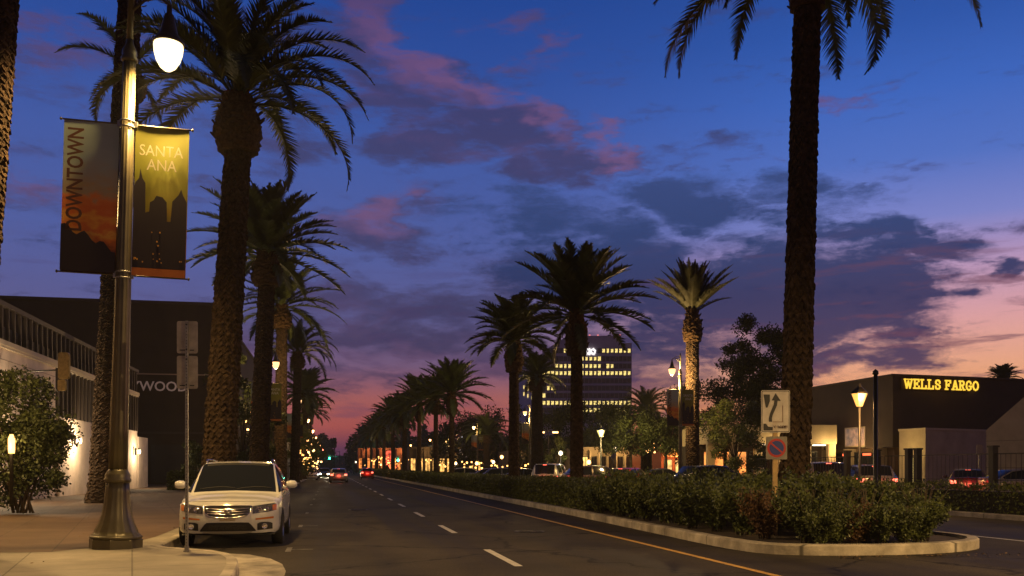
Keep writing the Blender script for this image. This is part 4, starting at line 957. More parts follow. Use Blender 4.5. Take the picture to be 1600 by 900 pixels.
def car(name, label, kind, paint, loc, rz, group=None, tails=None, heads=False, detail=2, plate=True):
    if (kind, detail) not in CACHE: CACHE[(kind, detail)] = car_meshes(kind, detail)
    T, ms = CACHE[(kind, detail)]; t = thing(name, label, 'car', loc, rz, group); L2 = T['L'] / 2
    fr = Face(ms['body'], -1); bk = Face(ms['body'], 1)
    for k, me in ms.items():
        m = {'body': paint, 'underbody': M_under}.get(k, M_glassd); c = me.copy() if k == 'body' else me
        link(k.rstrip('2'), c, m, t)
    for sg in (1, -1):
        for y in (-T['wx'], T['wx']): wheel(t, T['W'] - .10, y, T['wr'], sg)
        mb = MB(); y = T['cowl'] + .28; zz = T['belt'] + .06; x = T['W'] * sg
        mb.tube([(x * .95, y, zz - .02), (x * 1.02, y, zz)], .025, 6); mb.lathe([(.0, -.11), (.055, -.10), (.075, -.03), (.07, .06), (.035, .105), (0, .11)], 12, M=Matrix.Translation((x * 1.02 + sg * .12, y, zz + .05)) @ Matrix.Rotation(math.pi / 2, 4, 'Y') @ Matrix.Scale(1.15, 4, (1, 0, 0)))
        obj('mirror', mb, paint, t)
        # lamps
        nz = T['nose']; W = T['W']
        if detail < 4:
            obj('headlight', fr.patch(sg * W * .88, sg * W * .50, lambda a: nz - .03 - .02 * a, lambda a: nz - .16, nx=6, nz=3), M_head if heads else M_lens, t)
        tz = T['deck'] - .14
        obj('tail_light', bk.patch(sg * W * .90, sg * W * .60, lambda a: tz, lambda a: tz - .17, nx=6, nz=3), M_tail if tails else M_tail_dim, t)
    if detail < 4:
        obj('grille', fr.patch(-W * .4, W * .4, lambda a: nz - .05, lambda a: nz - .2, nx=8, nz=3), M_plast, t)
        if plate: obj('licence_plate', bk.patch(-.16, .16, lambda a: T['deck'] - .28, lambda a: T['deck'] - .40, off=.01, nx=3, nz=2), mat('plate_white', (.6, .6, .55), .5), t)
        obj('bumper_trim', bk.patch(-W * .8, W * .8, lambda a: T['lo'] + .2, lambda a: T['lo'] + .07, nx=10, nz=3), M_plast, t)
        if tails: lamp_light('tail_glow', 'POINT', (0, L2 + .45, .75), 22, (1, .10, .05), .3, t)
        if heads:
            for sg in (-1, 1): lamp_light('headlight_beam', 'SPOT', (sg * .65, -L2 - .15, T['nose'] - .1), 900, (1, .86, .58), .06, t, spot=70, rot=(R_(-84), 0, math.pi * 0), blend=.8)
        if tails: obj('high_brake_light', MB().box(-.12, .12, T['r1'] + .02, T['r1'] + .05, T['roof'] - .085, T['roof'] - .06), M_tail, t)
    return t, T, fr, bk
def paint(name, c, metal=.2): return mat(name, c, .28, metal, coat=.6)

def hero_car():
    pw = mat('white_pearl_paint', (.64, .63, .60), .26, .05, coat=.7, noise=(1.6, .12))
    u, v = -1.86, 20.15
    t, T, fr, bk = car('parked_car', 'white crossover parked at the left kerb facing the viewer', 'suv', pw, R(u, v), TH, detail=4)
    W = T['W']
    # grille with chrome surround, bars and a crest
    zt = lambda a: .785 + .015 * math.sin(math.pi * a); zb = lambda a: .625 - .055 * math.sin(math.pi * a) ** .6 + .08 * abs(2 * a - 1) ** 6
    g = obj('grille', fr.patch(-.43, .43, zt, zb, .012, 22, 6), M_plast, t)
    for k in range(3):
        z = .745 - .045 * k; obj('grille_bar', fr.line([(-.37 + .74 * i / 14, z - .02 * math.sin(math.pi * i / 14)) for i in range(15)], .009, .022), M_chrome, g)
    edge = [(-.43, zt(0)), (-.40, .66), (-.32, .60), (-.2, .58), (0, .57), (.2, .58), (.32, .60), (.40, .66), (.43, zt(0))]
    obj('chrome_surround', fr.line(edge, .013, .016), M_chrome, g)
    obj('chrome_surround', fr.line([(-.43 + .86 * i / 12, zt(i / 12)) for i in range(13)], .009, .014), M_chrome, g)
    mb = MB(); p = fr.at(0, .69, .05)
    for s_ in (-1, 1):
        mb.tube([p + Vector((s_ * .012, -.01, -.085)), p + Vector((s_ * .045, -.015, -.02)), p + Vector((s_ * .055, -.015, .04)), p + Vector((s_ * .02, -.01, .075))], [.008, .014, .012, .006], 6)
        mb.tube([p + Vector((s_ * .02, -.01, -.02)), p + Vector((s_ * .07, -.01, .03))], [.01, .006], 6)
    mb.tube([p + Vector((0, -.012, -.10)), p + Vector((0, -.022, 0)), p + Vector((0, -.012, .10))], [.006, .016, .006], 6)
    obj('emblem', mb, M_chrome, g)
    for sg in (-1, 1):
        h = obj('headlight', fr.patch(sg * .445, sg * .86, lambda a: .785 + .055 * a, lambda a: .64 + .045 * a + .05 * max(0, a - .7), .010, 12, 6), M_lens, t)
        for xx, r in ((.56, .052), (.70, .042)):
            q = fr.at(sg * xx, .725, .012); mb = MB(); mb.lathe([(r, 0), (r, .016), (r * .75, .006), (r * .5, .0)], 16, cap=False, M=Matrix.Translation(q) @ Matrix.Rotation(math.pi / 2, 4, 'X')); mb.lathe([(.0, .014), (r * .45, .012), (r * .5, .0)], 12, cap=False, M=Matrix.Translation(q) @ Matrix.Rotation(math.pi / 2, 4, 'X')); obj('reflector', mb, M_chrome, h)
        obj('amber_marker', fr.patch(sg * .80, sg * .87, lambda a: .80 + .01 * a, lambda a: .70, .014, 3, 3), M_amber, h)
        f = obj('fog_light', fr.patch(sg * .53, sg * .80, lambda a: .455 + .03 * math.sin(math.pi * a) ** .5, lambda a: .33 + .02 * a, .010, 8, 4), M_plast, t)
        q = fr.at(sg * .66, .405, .014); mb = MB(); mb.lathe([(.052, 0), (.052, .02), (.040, .012), (.0, .016)], 18, cap=False, M=Matrix.Translation(q) @ Matrix.Rotation(math.pi / 2, 4, 'X')); obj('fog_lens', mb, mat('fog_lamp_glass', (.8, .78, .7), .1, .8), f)
        obj('amber_marker', fr.patch(sg * .50, sg * .82, lambda a: .555 + .03 * a, lambda a: .525 + .02 * a, .012, 8, 2), M_amber, t)
        # roof rail, seen along its length
        mb = MB(); mb.tube([(sg * .665, T['r0'] + .10, T['roof'] - .055), (sg * .66, T['r0'] + .28, T['roof'] + .035), (sg * .65, .7, T['roof'] + .045), (sg * .64, T['r1'] - .25, T['roof'] + .02), (sg * .64, T['r1'] - .1, T['roof'] - .06)], .017, 8); obj('roof_rail', mb, M_chrome, t)
        mb = MB(); mb.tube([(sg * T['W'] * .985, y, T['belt'] - .0 + .005) for y in np.linspace(T['cowl'] + .1, T['tb'] - .2, 12)], .008, 5); obj('window_trim', mb, M_chrome, t)
        for y in (-.12, .92):
            mb = MB(); mb.tube([(sg * (W + .012), y - .09, .93), (sg * (W + .03), y, .935), (sg * (W + .012), y + .09, .93)], .011, 6); obj('door_handle', mb, M_chrome, t)
    obj('air_intake', fr.patch(-.50, .50, lambda a: .475 + .01 * math.sin(math.pi * a) - .14 * max(0, abs(2 * a - 1) - .78) / .22, lambda a: .315, .011, 24, 5), M_plast, t)
    obj('intake_mesh', fr.patch(-.34, .34, lambda a: .44, lambda a: .345, .016, 12, 4), mat('intake_mesh', (.05, .045, .04), .5, .3, noise=(60, .8)), t)
    obj('skid_plate', fr.patch(-.44, .44, lambda a: .318 + .0 * a, lambda a: .262 + .03 * abs(2 * a - 1) ** 3, .020, 14, 3), mat('satin_silver', (.42, .40, .36), .4, .6), t)
    obj('lower_valance', fr.patch(-.84, .84, lambda a: .30, lambda a: .25, .008, 20, 2), M_plast, t)
    obj('plate_bracket', fr.patch(-.14, .14, lambda a: .555, lambda a: .515, .014, 6, 2), mat('plate_bracket', (.35, .28, .18), .5), t)
    obj('hood_seam', fr.line([(-.84 + 1.68 * i / 22, .862 + .012 * math.cos((i / 11 - 1) * 1.5)) for i in range(23)], .0035, .002), M_plast, t)
    # wipers, interior mirror, seats and wheel seen through the glass
    ws = Face(CACHE[('suv', 4)][1]['windscreen'], -1)
    for x0, x1 in ((-.68, .0), (.02, .70)):
        mb = ws.line([(x0 + (x1 - x0) * i / 8, 1.075 + .03 * math.sin(i / 8 * 3.1) + .02 * i / 8) for i in range(9)], .009, .014); obj('wiper', mb, M_plast, t)
    obj('windscreen_band', ws.patch(-.62, .62, lambda a: 1.60 - .03 * (2 * a - 1) ** 2, lambda a: 1.565 - .03 * (2 * a - 1) ** 2, .004, 14, 2), M_plast, t)
    mb = MB(); mb.lathe([(.0, 0), (.012, .003), (.012, .02), (.0, .03)], 8, M=Matrix.Translation((0, T['r0'] + .15, T['roof'] + .005))); obj('aerial_base', mb, M_plast, t)
hero_car()
# traffic on the avenue
def on(px, d): return P(px, d, .004)
car('driving_sedan', 'silver sedan braking in the near lane, red tail lamps glowing', 'sedan', paint('silver_paint', (.30, .28, .26), .6), on(529, 94), TH + math.pi, tails=True)
car('driving_car', 'red hatchback braking beside the median, ahead to the right', 'hatch', paint('red_paint', (.35, .02, .02)), on(573, 126), TH + math.pi, tails=True)
car('oncoming_car', 'dark car with bright white headlights on in the far left lane', 'sedan', paint('charcoal_paint', (.05, .05, .055), .5), on(507, 140), TH, heads=True)
pc = [(487, 112, 'hatch', 'white_far_paint', (.5, .5, .48), 'white'), (491, 131, 'sedan', 'black_far_paint', (.02, .02, .022), 'black'), (495, 152, 'suv', 'grey_far_paint', (.2, .2, .2), 'grey')]
for px, d, k, pn, c, w in pc:
    car('parked_car', '%s car parked along the left kerb far behind the white crossover' % w, k, paint(pn, c), on(px - 2, d), TH, group='cars parked far down the left kerb')
# cars in the lot on the right (tops show over the hedge)
lot = [(862, 62, 'van', 'cream_van_paint', (.52, .50, .44), TH + 2.7, 'pale minivan with lit tail lamp left of the round-crowned palm', True),
       (826, 66, 'sedan', 'navy_paint', (.03, .04, .08), TH + 1.4, 'dark blue car left of the pale minivan', False),
       (795, 72, 'hatch', 'slate_paint', (.08, .08, .09), TH + 1.5, 'slate grey car behind the smaller median palm', False),
       (937, 58, 'suv', 'brown_paint', (.10, .07, .05), TH + 1.6, 'brown off-roader just right of the round-crowned palm', False),
       (985, 57, 'hatch', 'cherry_paint', (.26, .02, .015), TH + 2.4, 'cherry red hatchback with tail lamps, right of the brown off-roader', True),
       (1040, 60, 'sedan', 'olive_paint', (.07, .07, .05), TH + 1.5, 'olive sedan parked below the amber-lit palm', False),
       (1118, 50, 'suv', 'blue_paint', (.03, .045, .10), TH + 1.8, 'deep blue off-roader seen between two amber-lit trunks', False),
       (1284, 43, 'van', 'silver_van_paint', (.42, .40, .37), TH + 2.75, 'silver minivan behind the tall rough palm trunk', True),
       (1352, 42, 'suv', 'grey_suv_paint', (.30, .28, .26), TH + 2.8, 'grey off-roader with glowing red tail lamps below the lantern', True),
       (1512, 47, 'sedan', 'maroon_paint', (.10, .015, .015), TH + 2.5, 'maroon sedan with red lamps in front of the bank wall', True),
       (1598, 45, 'sedan', 'sand_paint', (.28, .24, .16), TH + 1.5, 'sand coloured sedan at the right edge behind the fence', False),
       (770, 84, 'sedan', 'wine_paint', (.10, .02, .02), TH + 1.5, 'wine red car beyond the low spreading palm', True),
       (735, 92, 'hatch', 'beige_paint', (.3, .27, .2), TH + 1.5, 'beige car between the distant median palms', False)]
for px, d, k, pn, c, rz, lb, tl in lot:
    car('parked_car', lb, k, paint(pn, c), P(px, d, .01), rz, group='cars in the parking lot', tails=tl, detail=2)

# ------------------------------------------------------------ left buildings
def uvthing(name, label, cat, u, v, group=None): return thing(name, label, cat, R(u, v, .12), TH, group)
M_lampw = M_bulb_w
def left_building():
    t = uvthing('white_building', 'low cream stone building with brown slatted rooftop screen, far left', 'building', -12.5, 5)
    # local frame: +x away from the road is negative; y along the avenue
    mb = MB(); mb.box(-10, 0, 0, 40.9, 0, 6.15); obj('wall', mb, M_cream, t)
    mb = MB()
    for zz in (1.6, 3.1, 4.6, 5.6): mb.box(.001, .006, 0, 40.9, zz, zz + .018)
    for k in range(14):
        for j in range(4): yy = k * 3 + (j % 2) * 1.5; z0 = (0, 1.62, 3.12, 4.62)[j]; mb.box(.001, .006, yy, yy + .018, z0, z0 + 1.48 if j < 3 else 5.6)
    obj('stone_joints', mb, mat('stone_joint', (.22, .17, .12), .9), t)
    mb = MB(); mb.box(-.2, .14, -1, 59.4, 6.15, 6.34); mb.box(-.2, .10, -1, 59.4, 6.05, 6.15); obj('cornice', mb, mat('pale_coping', (.48, .40, .30), .8), t)
    mb = MB(); y = 2.0
    while y < 59.3: mb.box(-.06, .06, y, y + .10, 6.34, 7.70); y += .72
    mb.box(-.10, .10, 0, 59.4, 7.68, 7.86); obj('rooftop_screen', mb, M_slat, t)
    mb = MB(); y = 41.2
    while y < 59.3: mb.box(-.06, .06, y, y + .10, 3.80, 6.05); y += .72
    obj('lower_screen', mb, M_slat, t)
    mb = MB(); mb.box(-10, -1.2, 40.9, 59.4, 0, 7.3); mb.box(-10, -1.6, 0, 40.85, 6.16, 7.6); obj('recess_wall', mb, M_brownwall, t)
    mb = MB(); mb.box(-1.1, 0, 41.6, 59.4, 0, 3.80); obj('wall_panel', mb, M_cream, t)
    mb = MB(); mb.box(-1.1, .05, 59.5, 62.7, 0, 3.45); obj('wall_panel', mb, M_cream, t)
left_building()
def wall_lamp(label, px, d, py, power):
    z = zat(py, d); t = thing('wall_lamp', label, 'wall lamp', P(px, d, z), TH, 'wall lamps on the cream building')
    mb = MB(); mb.box(-.12, -.06, -.10, .10, -.2, .25); mb.tube([(-.06, 0, .22), (.08, 0, .28), (.12, 0, .18)], .015, 6); mb.lathe([(.14, .13), (.03, .22)], 8, c=(.12, 0)); obj('bracket', mb, M_dark, t)
    mb = MB(); mb.lathe([(.07, -.14), (.11, -.10), (.12, .08), (.09, .13)], 10, c=(.12, 0)); obj('lantern_glass', mb, M_bulb_w, t)
    lamp_light('wall_lamp_light', 'POINT', (.55, 0, -.05), power, (1, .74, .42), .1, t)
dl = lambda px: depth_on(px, -12.3)
wall_lamp('lit wall lamp on the cream wall left of the tall dark trunk', 120, dl(120), 689, 380)
wall_lamp('added unseen wall lamp brightening the cream wall, outside the left edge', -14, dl(-14), 655, 700)  # unseen lamp added to brighten the cream wall
wall_lamp('lit wall lamp on the last cream panel right of the lamp post', 214, dl(214), 706, 260)
def planter():
    t = uvthing('planter', 'low rounded stone planter at the far left edge', 'planter', -9.9, 12)
    pts = smooth_poly([(-2.4, 0), (0.6, 0), (.95, 4), (.9, 12.2), (.4, 14.0), (-.8, 14.6), (-2.4, 14.6)], 1)
    mb = MB(); n = len(pts); inner = offset_poly(pts, .28)
    vs = [(p[0], p[1], 0) for p in pts] + [(p[0], p[1], .62) for p in pts] + [(p[0], p[1], .62) for p in inner] + [(p[0], p[1], .4) for p in inner]
    fs = [(k * n + i, k * n + (i + 1) % n, (k + 1) * n + (i + 1) % n, (k + 1) * n + i) for k in range(3) for i in range(n)]; mb.add(vs, fs); obj('planter_wall', mb, mat('pinkish_block', (.38, .28, .22), .85, noise=(2.5, .3), bump=(12, .5, .02)), t)
    mb = MB(); mb.prism(inner, .3, .5); obj('soil', mb, M_soil, t)
planter()
def bush():
    t = thing('large_bush', 'tall dense bush growing from the stone planter, light glinting through', 'shrub', P(36, 26.4, .5), 0); rng = np.random.default_rng(7)
    C = [(rng.uniform(-1.1, .75), rng.uniform(-.8, .8), rng.uniform(.4, 3.2), rng.uniform(.35, .65)) for _ in range(34)] + [(1.15, -.2, 2.15, .2), (1.05, 0, 2.0, .3), (.9, 0, 1.4, .3), (1.0, -.2, .7, .25), (-.1, 0, 3.5, .4), (.5, 0, 3.2, .35), (-.6, 0, 3.4, .4), (-1.3, 0, 2.2, .6), (-1.4, 0, 1.2, .6)]
    C = np.array(C); n = 22000; idx = rng.integers(0, len(C), n); d = rng.normal(size=(n, 3)); d /= np.linalg.norm(d, axis=1)[:, None]
    pts = C[idx, :3] + d * (C[idx, 3] * rng.uniform(.55, 1.15, n))[:, None]
    link('foliage', leaf_mesh('foliage', pts, .11, rng, mat('bush_leaf', (.048, .060, .018), .5, noise=(2.2, .6, (.025, .032, .012)), spec=.3), aspect=1.8), None, t)
    mb = MB(); rn = random.Random(3)
    for i in range(12): c = C[i]; mb.tube([(rn.uniform(-.3, .3), 0, -.3), (c[0] * .5, c[1] * .5, c[2] * .5), tuple(c[:3])], [.035, .025, .01], 5)
    obj('stems', mb, M_wood, t)
bush()
def bollard_light():
    t = thing('garden_light', 'slim lit garden light shining through the big bush', 'lamp', P(18, 25.2, .5), 0)
    mb = MB(); mb.lathe([(.05, 0), (.05, 1.35), (.07, 1.4)], 10); obj('post', mb, M_dark, t)
    mb = MB(); mb.lathe([(.075, 1.4), (.085, 1.5), (.085, 1.8), (.04, 1.92)], 10); obj('lamp_glass', mb, M_ember, t)
    lamp_light('garden_light_bulb', 'POINT', (0, -.35, 1.6), 60, LAMPC, .1, t)
bollard_light()
def projecting_sign():
    t = thing('hanging_sign', 'pair of small brass coloured plates hung off the slatted screen', 'sign', P(100, 34, zat(611, 34)), 0)
    M_br = mat('brass_plate', (.34, .25, .10), .4, .5, noise=(8, .4)); s = 34 / F
    mb = MB(); mb.prism(rrect(-7 * s, 10 * s, 18 * s, 60 * s, .1), 0, .12, Matrix.Translation((0, 0, 0)) @ MXZ); obj('upper_plate', mb, M_br, t)
    mb = MB(); mb.prism(rrect(-8 * s, 4 * s, 0, 17.5 * s, .05), 0, .10, Matrix.Translation((0, 0, 0)) @ MXZ); obj('lower_plate', mb, M_br, t)
    mb = MB(); mb.tube([(-.1, .1, .8), (-3.2, 1.2, .8)], .03, 6); obj('bracket', mb, M_dark, t)
projecting_sign()
t = hedge('small box-clipped bush at the foot of the dark building', -9.6, -8.3, 58.5, 60.4, .15, 1.05, 4000, .13, 91, name='box_bush', group=None)
def dark_building():
    d = 74; t = thing('dark_building', 'tall plain dark brown building carrying the HOLLYWOOD letters, left', 'building', P(150, d, 0), TH)
    # local x across the avenue, face towards the viewer
    x0 = -38; x1 = 9.2; zt = 14.9
    mb = MB(); mb.box(x0, x1, 0, 40, 0, zt); obj('wall', mb, M_brownwall, t)
    mb = MB(); mb.box(x0, x1 + .15, -.15, 40.1, zt, zt + .25); obj('parapet', mb, mat('parapet_trim', (.05, .035, .03), .8), t)
    mb = MB(); mb.box(-6.0, x1, -.08, -.002, zat(583, d) - .04, zat(583, d) + .06); obj('string_course', mb, mat('pale_trim', (.30, .22, .17), .7), t)
    mb = MB(); mb.box(x0, x1, -.06, -.002, 4.3, 4.45); obj('string_course', mb, M_slat, t)
    for k in range(4):
        mb = MB(); mb.box(-9 + k * 4.4, -6.4 + k * 4.4, -.05, -.002, .3, 3.4); obj('shutter', mb, mat('dark_shutter', (.03, .022, .02), .7), t)
    s = d / F; h = 17 * s
    me = text_mesh('HOLLYWOOD', width=136 * s, height=15.5 * s, depth=.02, bold=.012)
    # letters run from the palm trunk to the signpost
    link('sign_lettering', wallify(me, (229 - 150 - 11) * s, -.12, zat(602, d)), mat('pale_glow_letter', (.60, .50, .46), .6, emit=(.5, .36, .33), estr=.10), t)  # faint glow put into the letter material
    return t
dark_building()
def roof_unit(label, px, w, h):
    d = 86; t = thing('roof_unit', label, 'roof unit', P(px, d, 14.9), TH, 'units on the dark roof'); s = d / F; w *= s; h *= s
    mb = MB(); mb.box(-w / 2, w / 2, 0, 1.5, h * .35, h * .8); mb.lathe([(w * .22, h * .8), (w * .25, h)], 10, c=(0, .7)); obj('housing', mb, M_galv, t)
    mb = MB()
    for a in (-1, 1): mb.box(a * w * .5 - .04, a * w * .5 + .04, 0, .08, 0, h * .9)
    mb.box(-w / 2, w / 2, .02, .06, h * .6, h * .65); obj('stand', mb, M_galv, t)
roof_unit('small vent unit on the dark roof, left one of the pair', 66, 22, 16); roof_unit('small vent unit on the dark roof, right one of the pair', 138, 16, 15)
# shops farther down on the left, mostly screened by palms
def shop(name, label, px0, px1, d, ztop, wall, lit, seed, cols=5, rz=TH, depth=14, sidelit=None, sill=.5, head=3.0, group=None, glow=0, gp=150):
    t = thing(name, label, 'building', P((px0 + px1) / 2, d, .1), rz, group); w = (px1 - px0) / F * d / 2; rn = random.Random(seed)
    mb = MB(); mb.box(-w, w, 0, depth, 0, ztop); obj('wall', mb, wall, t)
    mb = MB(); mb.box(-w - .1, w + .1, -.12, .0 - .002, ztop - .35, ztop + .05); obj('parapet', mb, wall, t)
    cw = 2 * w / cols
    for k in range(cols):
        a = -w + k * cw + cw * .14; b = a + cw * .72
        mb = MB(); mb.box(a, b, -.05, -.003, sill, head); f = obj('window', mb, M_dark, t)
        mb = MB(); mb.box(a + .08, (a + b) / 2 - .04, -.06, -.052, sill + .08, head - .08); mb.box((a + b) / 2 + .04, b - .08, -.06, -.052, sill + .08, head - .08)
        obj('pane', mb, (lit if rn.random() < .72 else M_glassd), f)
        mb = MB(); mb.box(a - cw * .20, a - cw * .06, -.45, -.06, 0, ztop - .36); obj('pilaster', mb, wall, t)
    for k in range(glow): lamp_light('storefront_fill_light', 'POINT', (-w + 2 * w * (k + .5) / glow, -1.6, ztop - .7), gp, (1, .6, .2), .3, t)  # fill lights added in front of the shop, without fittings
    return t
def litm(name, c, s):
    if name in MATS: return MATS[name]
    m = mat(name, (.3, .25, .2), .4, emit=c, estr=s, noise=(1, .1)); nt = m.node_tree; b = nt.nodes['Principled BSDF']
    tc = nt.nodes.new('ShaderNodeTexCoord'); n1 = nt.nodes.new('ShaderNodeTexNoise'); n1.inputs['Scale'].default_value = 1.6; n1.inputs['Detail'].default_value = 4; nt.links.new(tc.outputs['Object'], n1.inputs[0])
    mr = nt.nodes.new('ShaderNodeMapRange'); mr.inputs[1].default_value = .35; mr.inputs[2].default_value = .65; mr.inputs[3].default_value = s * .25; mr.inputs[4].default_value = s * 1.3; nt.links.new(n1.outputs[0], mr.inputs[0]); nt.links.new(mr.outputs[0], b.inputs['Emission Strength'])
    return m
M_lit_a = litm('amber_lit_interior', (1, .50, .12), 1.6); M_lit_y = litm('yellow_lit_interior', (1, .60, .16), 2.0); M_lit_o = litm('orange_lit_interior', (1, .30, .06), 1.6)
shop('shopfront', 'dark shop building past the big left palms, with a few lit windows', 330, 446, 118, 7.5, M_brownwall, M_lit_a, 1, 6)
shop('shopfront', 'distant left shops with small amber windows', 446, 482, 200, 9, M_brownwall, M_lit_o, 2, 6)
# ------------------------------------------------------------ right buildings
M_wf = mat('dark_shingle_roof', (.055, .036, .024), .85, noise=(.6, .25)); M_tan = mat('tan_render', (.42, .34, .24), .85, noise=(.9, .2))
STROKES = {   # slab-serif letter skeletons in a unit box
    'W': [[(0, 1), (.27, 0), (.5, .78), (.73, 0), (1, 1)]], 'E': [[(.18, 0), (.18, 1)], [(.0, 1), (.88, 1), (.88, .78)], [(.0, 0), (.92, 0), (.92, .24)], [(.18, .52), (.62, .52)], [(.62, .4), (.62, .64)]],
    'L': [[(.2, 0), (.2, 1)], [(0, 1), (.45, 1)], [(0, 0), (.92, 0), (.92, .30)]], 'F': [[(.18, 0), (.18, 1)], [(0, 1), (.9, 1), (.9, .76)], [(.18, .5), (.62, .5)], [(.62, .38), (.62, .62)], [(0, 0), (.42, 0)]],
    'S': [[(.85, .68), (.84, .85), (.7, .97), (.5, 1), (.25, .96), (.14, .80), (.18, .64), (.35, .56), (.65, .46), (.84, .36), (.87, .18), (.72, .03), (.48, 0), (.22, .04), (.14, .16), (.13, .32)]],
    'A': [[(.12, 0), (.48, 1), (.54, 1), (.90, 0)], [(.25, .34), (.77, .34)], [(-.03, 0), (.3, 0)], [(.70, 0), (1.05, 0)]],
    'R': [[(.18, 0), (.18, 1)], [(0, 1), (.62, 1), (.80, .92), (.84, .76), (.80, .60), (.62, .52), (.18, .52)], [(.52, .52), (.82, 0), (1.02, 0)], [(0, 0), (.4, 0)]],
    'G': [[(.88, .72), (.80, .90), (.62, 1), (.42, 1), (.2, .88), (.08, .65), (.08, .35), (.2, .12), (.42, 0), (.62, .0), (.86, .14), (.86, .44)], [(.58, .44), (1.0, .44)]],
    'O': [[(.5, 1), (.78, .9), (.94, .65), (.94, .35), (.78, .1), (.5, 0), (.22, .1), (.06, .35), (.06, .65), (.22, .9), (.5, 1)]]}
def slab_text(mb, s, x, z, w, h, y, th):
    for ch in s:
        if ch == ' ': x += w * .75; continue
        ww = w * (1.25 if ch == 'W' else 1)
        if ch == 'W':
            for a in ((-.1, .22), (.36, .64), (.80, 1.08)): seg(mb, (x + a[0] * ww * .8, z + h), (x + a[1] * ww * .8, z + h), y, th * .6)
        for pl in STROKES[ch]:
            for a, b in zip(pl, pl[1:]): seg(mb, (x + a[0] * ww * .82, z + a[1] * h), (x + b[0] * ww * .82, z + b[1] * h), y, th)
        x += ww * 1.04
    return x
def seg(mb, a, b, y, th, dep=.05):
    a, b = Vector((a[0], 0, a[1])), Vector((b[0], 0, b[1])); d = b - a; L = d.length; ang = math.atan2(d.z, d.x)
    mb.box(-th * .42, L + th * .42, y - dep, y, -th / 2, th / 2, Matrix.Translation(a) @ Matrix.Rotation(-ang, 4, 'Y'))
def wells():
    A = P(1395, 60, 0); Lf = P(1235, 73, 0); Rt = P(1760, 66.5, 0); B = P(1900, 95, 0); C = P(1330, 100, 0)
    t = thing('bank_building', 'dark-roofed bank building with glowing yellow WELLS FARGO letters', 'building', (A.x, A.y, 0), 0)
    loc = lambda p: (p.x - A.x, p.y - A.y)
    poly = [(0, 0), loc(Rt), loc(B), loc(C), loc(Lf)]
    zt = zat(587, 60); mb = MB(); mb.prism(poly, 2.85, zt); obj('roof', mb, M_wf, t)
    mb = MB(); mb.prism(offset_poly(poly, -.12), zt, zt + .12); obj('roof_edge', mb, mat('roof_edge_trim', (.055, .035, .026), .7), t)
    mb = MB(); mb.prism(offset_poly(poly, .5), 0, 2.85); obj('ground_floor_wall', mb, mat('brown_stucco', (.16, .10, .055), .85), t)
    # left facade: direction from A to Lf
    dv = (Lf - A); Ln = dv.length; dv.normalize(); ang = math.atan2(dv.y, dv.x)
    fl = bpy.data.objects.new('left_facade', None)
    ML = Matrix.Rotation(ang, 4, 'Z')     # local x runs from the corner leftwards; +y is towards the viewer
    def fbox(x0, x1, y0, y1, z0, z1): mb = MB(); mb.box(x0, x1, y0, y1, z0, z1, ML); return mb
    k = 0
    for x in (2.0, 5.6, 9.2, 12.4):
        w = obj('window', fbox(x, x + 2.5, -.45, -.05, .25, 2.6), M_dark, t); obj('pane', fbox(x + .1, x + 2.4, -.04, .0, .35, 2.5), M_glassd if k != 2 else M_lit_a, w); k += 1
        obj('pillar', fbox(x - .75, x - .25, -.45, .25, 0, 2.84), M_tan, t)
    obj('fascia_panel', fbox(8.3, 14.5, .003, .9, 2.86, zat(667, 66)), M_tan, t)
    for x in (2.4, 4.9): obj('red_window_lamp', fbox(x, x + .9, .02, .06, 2.35, 2.5), mat('red_strip_lit', (.5, .05, .02), .4, emit=(1, .12, .04), estr=2.5), t)
    M_po = mat('poster_print', (.40, .26, .22), .6, noise=(2.4, .9, (.05, .05, .12)), emit=(.9, .7, .5), estr=.12)
    p = obj('poster_frame', fbox(3.0, 5.5, .01, .06, 2.95, 4.35), M_tan, t); obj('poster', fbox(3.1, 5.4, .065, .08, 3.05, 4.25), M_po, p)
    for x in (3.2, 8.5): lamp_light('facade_fill_light', 'POINT', tuple(ML @ Vector((x, 1.6, 2.9))), 130, LAMPC, .2, t)  # lights added to wash the left facade, without fittings
    # right facade lettering, glowing
    dr = (Rt - A); dr.normalize(); MR = Matrix.Rotation(math.atan2(dr.y, dr.x), 4, 'Z')
    mb = MB(); s = 60.3 / F; x0 = (1414 - 1395) * s * 1.0; xe = slab_text(MB(), 'WELLS FARGO', 0, 0, 1, 1, 0, .1); wl = (126 * s) / xe
    wl *= 1.20
    xn = slab_text(mb, 'WELLS', x0, zat(607, 60.6), wl, 13.5 * s, -.16, .098); mb2 = MB(); slab_text(mb2, 'FARGO', xn + wl * .5, zat(607, 60.6), wl, 13.5 * s, -.16, .098)
    for q in (mb, mb2): q.v = [tuple(MR @ Vector(v)) for v in q.v]; obj('glowing_word', q, mat('yellow_letter_lit', (.8, .6, .1), .4, emit=(1, .60, .05), estr=1.25), t)
    mb = MB(); mb.box(x0 - .25, x0 + 126 * s + .15, -.10, -.003, zat(609.5, 60.6), zat(591.5, 60.6)); mb.v = [tuple(MR @ Vector(v)) for v in mb.v]; obj('sign_board', mb, mat('dark_red_board', (.05, .014, .008), .7), t)
    lamp_light('letter_glow', 'POINT', tuple(MR @ Vector((x0 + 3, -1.2, zat(600, 60.6)))), 10, (1, .6, .1), .5, t)
    return t
wells()
